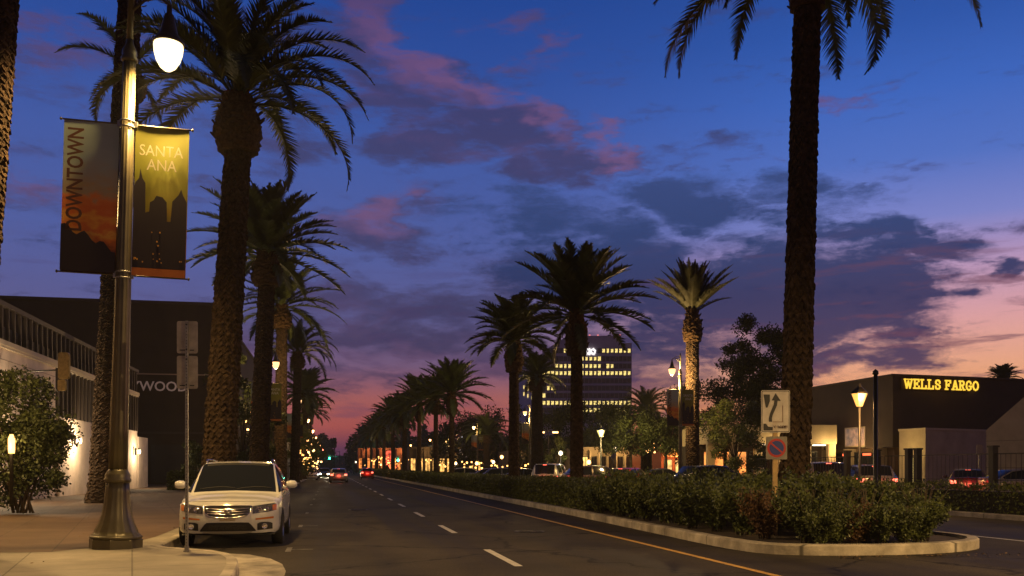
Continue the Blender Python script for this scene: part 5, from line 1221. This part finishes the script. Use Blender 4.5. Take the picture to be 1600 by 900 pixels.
def bank_wing():
    # pale low wing: lit left face, grey right face, then the sloping end wall
    a = P(1405, 56.5); b = P(1446, 54.5); c = P(1548, 57.5); c2 = P(1560, 60.5); a2 = P(1412, 60.5)
    t = thing('bank_wing', 'pale low bank wing with a bright doorway behind the fence', 'building', (b.x, b.y, 0), 0); L = lambda p: (p.x - b.x, p.y - b.y)
    zt = zat(672, 55); mb = MB(); mb.prism([L(a), (0, 0), L(c), L(c2), L(a2)], 0, zt); obj('wall', mb, M_tan, t)
    mb = MB(); mb.prism(offset_poly([L(a), (0, 0), L(c), L(c2), L(a2)], -.06), zt, zt + .12); obj('coping', mb, mat('pale_coping2', (.5, .42, .30), .8), t)
    d = Vector((a.x - b.x, a.y - b.y)); Ln = d.length; M = Matrix.Rotation(math.atan2(d.y, d.x), 4, 'Z')
    mb = MB(); mb.box(.55, 1.35, .004, .06, .3, 2.15, M); f = obj('door', mb, M_tan, t); mb = MB(); mb.box(.62, 1.28, .065, .08, .35, 2.1, M); obj('pane', mb, mat('bright_door_lit', (.9, .8, .5), .4, emit=(1, .72, .22), estr=2.4), f)
    lamp_light('doorway_light', 'POINT', tuple(M @ Vector((.9, 1.3, 2.6))), 70, (1, .66, .2), .2, t)
    e0 = P(1541, 52); e1 = P(1700, 47); t2 = thing('sloping_wall', 'grey wall with a steeply sloping top at the right edge', 'wall', (e0.x, e0.y, 0), 0)
    d = Vector((e1.x - e0.x, e1.y - e0.y)); Ln = d.length; M = Matrix.Rotation(math.atan2(d.y, d.x), 4, 'Z')
    mb = MB(); mb.prism([(0, 0), (Ln, 0), (Ln, 8.0), (0, zat(672, 52))], -.5, 0, M @ MXZ); obj('wall', mb, mat('grey_block', (.25, .21, .18), .9, noise=(.8, .25)), t2)
    mb = MB(); 
    for k in range(1, 5): mb.box(0, Ln, -.012, -.002, k * .75, k * .75 + .03, M)
    obj('block_joint', mb, mat('joint_dark', (.12, .10, .08), .9), t2)
bank_wing()
def arcade():
    t = thing('arcade', 'low cream arcade with square columns behind the small flowering tree', 'building', P(1206, 63, 0), R_(2)); w = 4.45
    mb = MB(); mb.box(-w, w, -.2, 8, 3.15, zat(664, 63)); obj('fascia', mb, mat('cream_fascia', (.52, .40, .24), .85, noise=(.8, .2)), t)
    mb = MB(); mb.box(-w, w, 2.6, 8, 0, 3.14); obj('back_wall', mb, M_brownwall, t)
    for x in (-4.2, -2.6, -.9, .8, 2.5, 4.2): mb = MB(); mb.box(x - .25, x + .25, 0, .5, 0, 3.14); obj('column', mb, MATS['cream_fascia'], t)
    mb = MB(); mb.box(-w, w, -.05, .05, .85, .93); obj('handrail', mb, M_cream, t)
    for x, m in ((-3.4, M_lit_o), (-1.75, M_lit_o), (-.05, M_glassd), (1.65, M_glassd), (3.35, M_glassd)):
        mb = MB(); mb.box(x - .75, x + .75, 2.5, 2.58, .3, 2.7); f = obj('window', mb, M_dark, t); mb = MB(); mb.box(x - .68, x + .68, 2.47, 2.495, .37, 2.63); obj('pane', mb, m, f)
    for x in (.1, 3.8): mb = MB(); mb.box(x - .5, x + .5, 1.0, 1.3, 3.05, 3.13); obj('ceiling_light', mb, M_bulb_w, t); lamp_light('facade_fill_light', 'POINT', (x, -.9, 2.9), 85, (1, .70, .3), .1, t)  # point lights added ahead of the fascia to brighten columns and tree
arcade()
def red_shop():
    d = 92; t = thing('red_shop', 'brightly lit red shop with a glowing sign, left of the amber-lit trunk', 'building', P(1052, d, 0), TH); s = d / F; w = 20 * s
    M_rw = mat('red_shop_wall', (.40, .09, .03), .7)
    mb = MB(); mb.box(-w, w, 0, 9, 0, zat(692, d)); obj('wall', mb, M_rw, t)
    mb = MB(); mb.box(-w - .1, w + .15, -.25, -.003, zat(694, d), zat(690, d)); obj('cornice', mb, M_cream, t)
    mb = MB(); mb.add([(-w, -.004, zat(706, d)), (w - .3, -.004, zat(706, d)), (w - .2, -1.3, zat(713, d)), (-w - .3, -1.3, zat(713, d))], [(0, 1, 2, 3), (3, 2, 1, 0)][:1]); mb.box(-w - .3, w - .2, -1.32, -1.28, zat(714, d), zat(712.5, d)); obj('awning', mb, mat('orange_awning', (.60, .25, .10), .7), t)
    mb = MB(); rn = random.Random(8)
    x = -8 * s
    for k in range(7): pts = [(x + .18 * math.cos(a * .9 + k), -.1, zat(701.5, d) + .20 * math.sin(a * 1.4 + k * 2)) for a in range(6)]; mb.tube(pts, .06, 5); x += 2.6 * s
    obj('glowing_sign', mb, mat('yellow_sign_lit', (.9, .7, .2), .4, emit=(1, .62, .12), estr=5.0), t)
    for k in range(4):
        mb = MB(); a = -w + .3 + k * 1.15; b = a + .85; mb.box(a, b, -.06, -.003, .2, 2.35); f = obj('window', mb, M_dark, t); mb = MB(); mb.box(a + .06, b - .06, -.075, -.062, .26, 2.29); obj('pane', mb, litm('gold_lit_interior', (1, .55, .16), 1.5) if k != 2 else litm('cool_lit_interior', (.8, .9, .75), .9), f)
    mb = MB(); mb.box(w - .45, w, -.5, -.26, 0, zat(694, d)); obj('pillar', mb, M_rw, t)
    lamp_light('shop_light', 'POINT', (0, -2.2, 2.6), 420, (1, .55, .2), .3, t); lamp_light('shop_light', 'POINT', (w * .5, -1.6, 4.6), 60, (1, .6, .2), .3, t)
red_shop()
shop('storefront', 'row of yellow-lit storefronts right of the round-crowned palm', 905, 1032, 104, 3.7, M_tan, M_lit_y, 5, 9, head=2.7, sill=.2, depth=10, glow=3, gp=130)
shop('storefront', 'low storefront with lit eaves behind the pale minivan', 800, 903, 118, 3.6, M_brownwall, M_lit_a, 6, 8, head=2.6, sill=.3, depth=10, glow=3, gp=110)
shop('storefront', 'distant shops with amber doorways between the median palms', 640, 798, 170, 5.2, M_brownwall, M_lit_a, 7, 14, head=3.2, sill=.2, depth=10, glow=3, gp=260)
shop('storefront', 'farthest right hand shops glowing orange behind the palm row', 560, 640, 260, 7, mat('brick_red_wall', (.30, .09, .05), .8), M_lit_o, 8, 12, head=4.2, sill=.4, depth=10, glow=3, gp=220)
# ------------------------------------------------------------ office tower
def tower():
    d = 400; s = d / F; t = thing('office_tower', 'stepped office tower with rows of yellow lit windows', 'building', P(905, d, 0), 0)
    M_tw = mat('tower_concrete', (.62, .56, .62), .8, noise=(.1, .15)); X = lambda px: (px - 905) * s; Z = lambda py: zat(py, d)
    out = [(X(843), 0), (X(987), 0), (X(987), Z(536)), (X(970.5), Z(536)), (X(970.5), Z(524.5)), (X(887), Z(524.5)), (X(855), Z(545)), (X(843), Z(556))]
    mb = MB(); mb.prism(out, -34, 0, MXZ); obj('main_block', mb, M_tw, t)
    mb = MB(); mb.add([(X(842.8), 0, 0), (X(812) * 1.08, 30, 0), (X(812) * 1.08, 30, Z(556) * 1.02), (X(842.8), 0, Z(556)), (X(842.8), 33, 0), (X(842.8), 33, Z(556))], [(1, 0, 3, 2), (4, 1, 2, 5), (3, 5, 2)]); obj('side_wing', mb, M_tw, t)
    rows = [548, 560.5, 572, 583, 595, 606.5, 618, 629.5, 641, 652]
    lit = {0: [(879, 890), (938, 986)], 1: [(905, 938)], 2: [(864, 892), (905, 961)], 3: [(846, 986)], 5: [(846, 866)], 6: [(848, 855)], 7: [(843, 986)], 8: [(870, 942), (956, 985)]}
    M_on = litm('office_window_lit', (1, .74, .22), 1.5); M_off = mat('office_glass_dark', (.02, .022, .04), .15)
    off = MB(); mw = MB(); mw.box(-.56, .56, -.10, -.02, -.9, .9); mwm = mw.mesh('window'); mwm.materials.append(M_on); n = 0; rn = random.Random(12)
    for ri, py in enumerate(rows):
        x = 989 - 6
        while x > 846:
            top_left = 887 - (py - 524.5) * 1.56 if py < 556 else 843
            if x > top_left + 5 and not (ri == 0 and 905 < x < 936):
                on_ = any(a <= x <= b for a, b in lit.get(ri, [])) and rn.random() < .94
                if on_ and n < 98:
                    o = link('window', mwm, None, t); o.location = (X(x), 0, Z(py)); o.scale = (rn.uniform(.75, 1.1), 1, rn.uniform(.8, 1.05)); n += 1
                else: off.box(X(x) - .8, X(x) + .8, -.08, -.015, Z(py) - 1.0, Z(py) + 1.0)
            x -= 6.65
    o = obj('dark_window', off, M_off, t); o['kind'] = 'stuff'
    for ri, py in enumerate(rows[1:]):     # spandrel lines
        pass
    mb = MB()
    for py in rows: mb.box(X(845 if py > 556 else 887 - (py - 524.5) * 1.5), X(986.5), -.04, -.004, Z(py) - 1.2, Z(py) + 1.2)
    obj('window_band', mb, mat('window_band', (.22, .21, .27), .5), t)
    side = Vector((X(812) * 1.08 - X(842.8), 30, 0)); 
    for ri, py in ((3, 590), (5, 608), (6, 619)):
        for k in range(3):
            q = Vector((X(842.8), 0, 0)) + side * (.28 + .16 * k) + Vector((-.15, -.1, 0)); o = link('window', mwm, None, t); o.location = (q.x, q.y, Z(py) + 1.2 * k); o.rotation_euler = (0, 0, math.atan2(side.y, side.x) + math.pi); o.scale = (.9, 1, .9)
    # white emblem, partly hidden by the palm
    mb = MB(); zc = Z(549.5); r = 5.2 * s
    for cx, ph in ((919, 0), (926.5, 1.2)):
        mb.tube([(X(cx) + r * .62 * math.cos(a / 10 * 6.283), -.35, zc + r * .72 * math.sin(a / 10 * 6.283)) for a in range(11)], .42, 6)
    mb.tube([(X(921), -.4, zc - r), (X(921), -.4, zc + r)], .42, 6); mb.tube([(X(912), -.4, zc - .1 * r), (X(916), -.4, zc - .7 * r), (X(920), -.4, zc - .3 * r)], .42, 6); mb.tube([(X(926), -.4, zc + r * .9), (X(930.5), -.4, zc + r * .1)], .5, 6)
    mb.tube([(X(924), -.4, zc - r * .3), (X(929), -.4, zc - r * .9)], .4, 6)
    obj('white_emblem', mb, mat('white_emblem_lit', (.9, .9, .9), .4, emit=(1, .93, .9), estr=1.4), t)
    for px, py in ((921.5, 522.5), (934.5, 523), (969, 523.5)): mb = MB(); mb.box(X(px) - .35, X(px) + .35, .5, 1.2, Z(524.5), Z(522.5)); obj('red_beacon', mb, mat('red_beacon_lit', (.5, .1, .1), .4, emit=(1, .25, .25), estr=1.2), t)
    mb = MB(); mb.box(X(951), X(956), 3, 6, Z(524.5), Z(521.5)); obj('plant_room', mb, M_brownwall, t)
tower()
# ------------------------------------------------------------ trees of the middle distance
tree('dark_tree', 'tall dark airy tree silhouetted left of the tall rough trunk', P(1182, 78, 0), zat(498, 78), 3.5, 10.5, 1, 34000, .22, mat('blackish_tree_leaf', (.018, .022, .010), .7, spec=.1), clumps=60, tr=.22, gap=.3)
tree('small_tree', 'small leafy tree with rosy tips lit amber behind the arrow sign', P(1149, 59.3, 0), zat(630, 59.3), 2.4, 4.2, 2, 13000, .15, mat('amber_tree_leaf', (.10, .118, .03), .55, noise=(1.5, .6, (.05, .062, .018)), spec=.3), clumps=30, tr=.08)
tree('street_tree', 'round green tree in front of the red shop', P(1040, 74, 0), zat(652, 74), 3.0, 2.6, 3, 11000, .2, M_tree, clumps=28)
tree('street_tree', 'wide olive-green tree left of the red shop', P(985, 76, 0), zat(640, 76), 3.3, 3.4, 4, 11000, .2, M_tree, clumps=28)
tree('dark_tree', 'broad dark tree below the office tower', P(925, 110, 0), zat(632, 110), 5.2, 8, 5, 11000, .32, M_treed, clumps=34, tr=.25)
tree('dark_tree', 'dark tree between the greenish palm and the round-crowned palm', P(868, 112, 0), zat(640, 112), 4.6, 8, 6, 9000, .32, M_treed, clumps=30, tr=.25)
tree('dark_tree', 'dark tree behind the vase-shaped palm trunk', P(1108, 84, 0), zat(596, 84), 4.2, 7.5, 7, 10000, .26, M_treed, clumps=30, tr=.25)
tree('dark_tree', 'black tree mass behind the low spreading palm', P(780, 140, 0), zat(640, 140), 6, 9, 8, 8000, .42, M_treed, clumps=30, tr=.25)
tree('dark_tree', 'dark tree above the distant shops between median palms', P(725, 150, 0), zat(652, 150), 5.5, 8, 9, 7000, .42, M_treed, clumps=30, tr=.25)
tree('street_tree', 'leafy tree lit yellow-green by the white twin lamps', P(872, 98, 0), zat(686, 98), 1.4, 3.2, 10, 3000, .2, M_tree, clumps=12)
tree('dark_tree', 'dark bushy tree filling the gap behind the huge left palm', P(378, 58, .15), zat(560, 58), 2.5, 7.5, 11, 9000, .22, M_treed, clumps=26, tr=.14)
tree('street_tree', 'green tree with lit leaves beside the second left street lamp', P(424, 66, .15), zat(640, 66), 1.3, 4.0, 12, 5000, .18, M_tree, clumps=18, tr=.1)
tree('street_tree', 'leafy tree hung with lights farther down the left pavement', P(470, 100, .15), zat(668, 100), 1.9, 5.0, 13, 6000, .22, M_tree, clumps=22, tr=.12)
tree('street_tree', 'distant leafy tree hung with lights at the end of the left row', P(486, 140, .15), zat(690, 140), 2.2, 5.0, 14, 5000, .3, M_tree, clumps=22, tr=.12)
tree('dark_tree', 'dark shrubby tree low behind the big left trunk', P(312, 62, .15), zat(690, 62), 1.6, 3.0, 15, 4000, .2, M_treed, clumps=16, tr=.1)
def tall_thin(label, px, d, py0, py1, w):
    t = thing('slender_palm', label, 'palm tree', P(px, d, 0), 0, 'pair of far slender palms'); z1 = zat(py0, d); z0 = zat(py1, d); rng = np.random.default_rng(int(px))
    mb = MB(); mb.tube([(0, 0, 0), (0, 0, z1 - 1)], [.3, .2], 6); obj('trunk', mb, M_bark, t)
    n = 1200; z = rng.uniform(z0, z1, n); r = w / F * d * np.sin(np.pi * np.clip((z - z0) / (z1 - z0), .05, .97)) ** .6; a = rng.uniform(0, 6.28, n)
    link('crown', leaf_mesh('crown', np.stack([r * np.cos(a) * rng.uniform(.4, 1, n), r * np.sin(a), z], 1), .9, rng, M_treed), None, t)
tall_thin('slender far palm above the green light, left of the pair', 517.5, 420, 687, 697, 1.6); tall_thin('slender far palm above the green light, right of the pair', 522.5, 420, 686, 698, 1.8)
def far_mass(name, label_, px0, px1, d, h0, h1, seed):
    rng = np.random.default_rng(seed); n = 40000; x = rng.uniform(px0, px1, n); hh = h0 + (h1 - h0) * (.5 + .5 * np.sin(x * .13 + seed) * np.sin(x * .31 + 1)); z = hh * rng.uniform(0, 1, n) ** .6; y = d + rng.uniform(0, 12, n)
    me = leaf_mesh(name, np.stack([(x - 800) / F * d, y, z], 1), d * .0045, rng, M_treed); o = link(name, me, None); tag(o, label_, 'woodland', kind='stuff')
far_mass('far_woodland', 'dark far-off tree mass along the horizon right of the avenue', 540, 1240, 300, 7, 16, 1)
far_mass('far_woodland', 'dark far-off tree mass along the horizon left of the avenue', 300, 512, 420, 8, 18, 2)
far_mass('far_woodland', 'dark far-off tree mass closing the end of the avenue', 470, 620, 700, 5, 10, 3)
# ------------------------------------------------------------ small lights
def lot_lamp(label, px, py, d, kind, m=M_bulb_w, power=0, col=(1, .8, .5)):
    t = thing('lot_lamp', label, 'street lamp', P(px, d, 0), 0, 'lamps around the parking lot'); z = zat(py, d); s = d / F
    mb = MB(); mb.lathe([(.12, 0), (.10, .3), (.055, .4), (.045, z - .25)], 8); 
    if kind == 'twin': mb.box(-.75, .75, -.04, .04, z + .05, z + .11)
    obj('pole', mb, M_dark, t)
    if kind == 'lantern':
        mb = MB(); mb.lathe([(.12, z - .28), (.30, z + .18), (.31, z + .22)], 6, smooth=False); obj('lamp_glass', mb, m, t)
        mb = MB(); mb.lathe([(.36, z + .22), (.30, z + .30), (.10, z + .48), (.04, z + .62)], 6, smooth=False); obj('cap', mb, M_dark, t)
    elif kind == 'twin':
        for sg in (-1, 1): mb = MB(); mb.box(sg * .75 - .3, sg * .75 + .3, -.2, .2, z - .12, z + .05); obj('lamp_glass', mb, m, t)
    else:
        mb = MB(); mb.lathe([(.05, z - .25), (.18, z - .15), (.22, z), (.15, z + .18), (.02, z + .24)], 10); obj('lamp_glass', mb, m, t)
    if power: lamp_light('lot_lamp_light', 'POINT', (0, -.6, z - .1), power, col, .2, t)
lot_lamp('black post lantern glowing orange in front of the bank', 1343, 624, 36, 'lantern', mat('near_lantern_lit', (.9, .8, .6), .4, emit=(1, .42, .08), estr=1.5), 700, (1, .5, .15))
lot_lamp('green-tinted lantern below the office tower', 939, 677, 70, 'lantern', mat('green_lantern_lit', (.8, .8, .4), .4, emit=(.75, .62, .14), estr=1.2), 1100, (1, .75, .3))
lot_lamp('twin-headed parking lamp above the pale minivan', 857, 675, 100, 'twin', M_bulb_s)
lot_lamp('white globe lamp beside the yellow-green tree', 876, 708, 96, 'globe', M_bulb_w, 120)
lot_lamp('white lamp between two far median palms', 723, 684, 180, 'globe', mat('cool_lamp_lit', (.9, .9, .9), .4, emit=(.85, .92, 1), estr=4))
lot_lamp('orange globe lamp low between smaller palm and tower', 784, 714, 120, 'globe', M_bulb_s)
lot_lamp('rosy globe lamp right beside the smaller palm trunk', 808, 713, 122, 'globe', mat('rosy_lamp_lit', (.9, .5, .4), .4, emit=(1, .30, .2), estr=4))
lot_lamp('small white lamp below the wide olive-green tree', 962, 701, 90, 'globe', M_bulb_w)
lot_lamp('orange lamp seen between two median palm trunks', 696, 690, 175, 'globe', M_bulb_s)
lot_lamp('small bright lamp low at the left of the storefront row', 771, 722, 130, 'globe', M_bulb_w)
def plain_pole(label, px, py0, d, r):
    t = thing('tall_pole', label, 'pole', P(px, d, 0), 0); z = zat(py0, d); mb = MB(); mb.lathe([(r * 1.6, 0), (r * 1.5, .25), (r, .35), (r, z)], 12); obj('shaft', mb, M_dark, t); mb = MB(); mb.lathe([(r, z), (r * 1.5, z + .04), (r * 1.3, z + .14), (0, z + .22)], 12); obj('finial', mb, M_dark, t)
plain_pole('plain dark pole rising above the bank roof line', 1368, 586, 33, .075)
def wire_fence():
    t = thing('wire_fence', 'black steel fence with thin wires across the parking lot edge', 'fence', R(20.7, 20, .15), TH)
    vs = [depth for depth in ()]
    for px in (1324, 1370, 1420, 1434, 1552, 1680, 1800):
        d = depth_on(px, 20.7); u, v = uv_of(px, d); mb = MB(); mb.box(-.10, .10, v - 20 - .10, v - 20 + .10, 0, 2.0); mb.box(-.13, .13, v - 20 - .13, v - 20 + .13, 2.0, 2.06); obj('post', mb, M_dark, t)
    mb = MB(); mb.box(-.015, .015, -4, 22, 1.78, 1.81); mb.box(-.012, .012, -4, 22, .95, .97); mb.box(-.012, .012, -4, 22, .2, .22); obj('rail', mb, M_dark, t)
    mb = MB(); y = -4
    while y < 22: mb.box(-.005, .005, y, y + .012, .2, 1.8); y += .22
    obj('wire_infill', mb, M_dark, t)
wire_fence()
for i, (px, py, d) in enumerate([(668, 722, 190), (648, 724, 200), (556, 722, 260), (595, 726, 220), (571, 727, 250), (712, 724, 140), (745, 724, 120), (830, 722, 104), (846, 728, 100), (920, 722, 98)]):
    lot_lamp('small distant globe lamp low among the trunks, %s of the scattered ones from the left' % ORD[sorted([668, 648, 556, 595, 571, 712, 745, 830, 846, 920]).index(px)], px, py, d, 'globe', (M_bulb_s, M_ember, M_bulb_w)[i % 3])
def manhole(u, v, label):
    t = thing('manhole_cover', label, 'manhole cover', R(u, v, .006), TH); mb = MB(); mb.lathe([(.36, 0), (.36, .006), (.33, .009), (.0, .009)], 28); obj('cover', mb, mat('worn_iron', (.04, .036, .032), .5, .6, noise=(14, .5)), t); mb = MB()
    for k in range(-4, 5): mb.box(-.26, .26, k * .06 - .012, k * .06 + .012, .009, .014)
    obj('ribs', mb, MATS['worn_iron'], t)
def litter():
    rng = np.random.default_rng(77); P3 = []
    for i in range(520):
        k = rng.integers(0, 4)
        if k == 0: u, v, z = 7.35 - abs(rng.normal()) * .18, rng.uniform(15, 60), .012
        elif k == 1: u, v, z = rng.uniform(8, 12.3), 14.0 - abs(rng.normal()) * .25, .012
        elif k == 2: u, v, z = rng.uniform(-9, -3.2), rng.uniform(11, 40), .158
        else: u, v, z = -2.75 + abs(rng.normal()) * .12, rng.uniform(17, 50), .012
        P3.append(R(u, v, z)[:])
    P3 = np.array(P3); a = rng.uniform(0, 6.28, len(P3)); s_ = rng.uniform(.03, .07, len(P3)); dx = np.stack([np.cos(a) * s_, np.sin(a) * s_, rng.uniform(0, .02, len(P3))], 1); dy = np.stack([-np.sin(a) * s_ * .5, np.cos(a) * s_ * .5, rng.uniform(0, .015, len(P3))], 1)
    me = raw_quads('fallen_leaves', np.stack([P3, P3 + dx * .5 + dy * .5, P3 + dx, P3 + dx * .5 - dy * .5], 1).reshape(-1, 3), mat('dry_leaf', (.16, .10, .045), .8)); tag(link('fallen_leaves', me, None), kind='stuff')
litter()
manhole(4.6, 21, 'round iron manhole cover in the right lane'); manhole(1.0, 33, 'round iron manhole cover in the near lane')
def small_sign(label, px, py0, py1, d, m, group=None):
    t = thing('small_sign', label, 'sign', P(px, d, 0), 0, group); z0, z1 = zat(py1, d), zat(py0, d); w = (py1 - py0) / F * d * .28; mb = MB(); mb.box(-.03, .03, -.03, .03, 0, z1); obj('post', mb, M_galv, t); mb = MB(); mb.box(-w, w, -.05, -.035, z0, z1); obj('panel', mb, m, t)
small_sign('small sign plate on a post before the bank wing', 1530, 695, 712, 50, mat('dim_plate', (.30, .26, .22), .6))
small_sign('pale hanging banner board beside the wide olive tree', 958, 704, 716, 88, mat('dim_banner', (.34, .30, .36), .6))
def traffic_light(label, px, py, d, on):
    t = thing('traffic_light', label, 'traffic light', P(px, d, 0), 0, 'traffic lights down the avenue'); z = zat(py, d)
    sg = 1 if px < 560 else -1
    mb = MB(); mb.lathe([(.16, 0), (.10, .6), (.09, z + .3)], 8, c=(6 * sg, 0)); mb.tube([(6 * sg, 0, z + .1), (0, 0, z + .55)], .06, 6); obj('mast', mb, M_dark, t)
    mb = MB(); mb.box(-.22, .22, -.12, .12, z - .35, z + .95); obj('housing', mb, M_dark, t)
    for k, c in enumerate((('green', (.02, 1, .55)), ('amber', (1, .5, 0)), ('red', (1, .05, .03)))):
        m = mat(c[0] + '_signal_' + ('lit' if c[0] == on else 'dark'), tuple(.1 * q for q in c[1]), .4, emit=c[1], estr=40 if c[0] == on else .01); mb = MB(); mb.lathe([(.20, 0), (.16, .08), (0, .12)], 12, M=Matrix.Translation((0, -.12, z + .36 * k)) @ Matrix.Rotation(math.pi / 2, 4, 'X')); obj('signal_lens', mb, m, t)
    if on == 'green': lamp_light('signal_light', 'POINT', (0, -.9, z), 700, (.05, 1, .6), .2, t)
traffic_light('green traffic light over the avenue at its vanishing point', 515, 716, 230, 'green')
traffic_light('green traffic light between the median palm trunks', 622, 719, 210, 'green')
traffic_light('tiny red signal left of the green light', 504.5, 706, 330, 'red')
def neon(label, px0, px1, py0, py1, d, c, s):
    t = thing('lit_sign', label, 'sign', P((px0 + px1) / 2, d, 0), 0); w = (px1 - px0) / 2 / F * d; z0, z1 = zat(py1, d), zat(py0, d)
    mb = MB(); mb.box(-.08, .08, .1, .26, 0, z0 + .3); obj('post', mb, M_dark, t); mb = MB(); mb.box(-w - .1, w + .1, 0, .25, z0 - .1, z1 + .1); obj('cabinet', mb, M_dark, t)
    n = 3; h = (z1 - z0) / n
    for k in range(n): mb = MB(); mb.box(-w, w, -.06, -.003, z0 + h * k + .05, z0 + h * (k + 1) - .05); obj('lit_panel', mb, litm('panel_lit_%d' % px0, c, s), t)
neon('tall teal lit sign between median palm trunks', 636, 647, 700, 718, 200, (.05, .9, .6), 1.6)
neon('red lit sign at the end of the palm row', 603, 611, 704, 724, 205, (1, .12, .06), 1.5)
neon('small red lit sign beside a far banner lamp', 692, 699, 704, 716, 170, (.8, .10, .08), .5)
neon('lit poster panel with mixed colours between median palms', 718, 730, 702, 722, 165, (.8, .6, .6), .35)
def string_lights(label, pts, n, seed, m):
    rn = random.Random(seed); t = thing('string_lights', label, 'string lights', P(pts[0][0], pts[0][2], zat(pts[0][1], pts[0][2])), 0); o = t.location
    W3 = [P(a, c, zat(b, c)) - o for a, b, c in pts]; mb = MB(); mb.tube(W3, .015, 4); obj('cable', mb, M_dark, t)
    mb = MB()
    for i in range(n):
        f = i / (n - 1) * (len(W3) - 1); k = min(int(f), len(W3) - 2); p = W3[k].lerp(W3[k + 1], f - k) + Vector((rn.uniform(-.5, .5), rn.uniform(-.3, .3), rn.uniform(-.5, .5))); r = rn.uniform(.05, .10)
        mb.box(p.x - r, p.x + r, p.y - r, p.y + r, p.z - r, p.z + r)
    obj('bulb', mb, m, t)['kind'] = 'stuff'
string_lights('string of warm bulbs looped through the far left trees', [(476, 684, 100), (482, 694, 104), (487, 712, 108), (494, 722, 115), (500, 728, 120)], 34, 1, M_bulb_s)
string_lights('sparse amber bulbs in the tree behind the big left palms', [(392, 640, 60), (398, 655, 60), (394, 675, 60), (402, 690, 60)], 14, 2, M_bulb_s)
string_lights('row of warm bulbs under the farthest left palms', [(462, 700, 98), (470, 715, 100), (478, 722, 104), (486, 732, 110)], 24, 3, M_ember)
string_lights('scattered orange bulbs in the trees before the red shop', [(1014, 702, 80), (1022, 698, 80), (1034, 698, 80), (1018, 712, 80)], 12, 4, M_bulb_s)
string_lights('scattered warm bulbs low among the median palm trunks', [(580, 722, 190), (600, 716, 180), (612, 722, 170), (640, 720, 170), (690, 722, 165)], 40, 5, M_ember)
string_lights('red bulbs standing in for storefront glow, far end of the median row', [(600, 716, 200), (612, 728, 200), (598, 727, 215), (625, 727, 200)], 22, 7, mat('red_bulb_lit', (.5, .1, .05), .4, emit=(1, .10, .04), estr=6))  # bulbs added in place of the red storefront glow
string_lights('green and teal bulbs low between the median palm trunks', [(632, 724, 190), (646, 726, 190), (652, 718, 190)], 14, 8, mat('green_bulb_lit', (.1, .5, .2), .4, emit=(.25, 1, .35), estr=3))
string_lights('long row of small orange bulbs behind the median hedge', [(690, 726, 120), (740, 727, 110), (790, 726, 100), (830, 727, 98)], 40, 6, M_ember)

# ------------------------------------------------------------ thin haze added in place of lens glare around the lamps
HAZE = .0003
if HAZE:
    m = bpy.data.materials.new('glare_haze'); m.use_nodes = True; nt = m.node_tree; nt.nodes.clear()
    o_ = nt.nodes.new('ShaderNodeOutputMaterial'); v_ = nt.nodes.new('ShaderNodeVolumePrincipled'); nt.links.new(v_.outputs[0], o_.inputs['Volume'])
    v_.inputs['Color'].default_value = (.95, .95, .95, 1); v_.inputs['Density'].default_value = HAZE; v_.inputs['Anisotropy'].default_value = .0
    mb = MB(); mb.box(-260, 420, -40, 760, -1, 75); h_ = obj('haze', mb, m); tag(h_, 'added thin haze standing in for lamp glare along the avenue', kind='stuff')
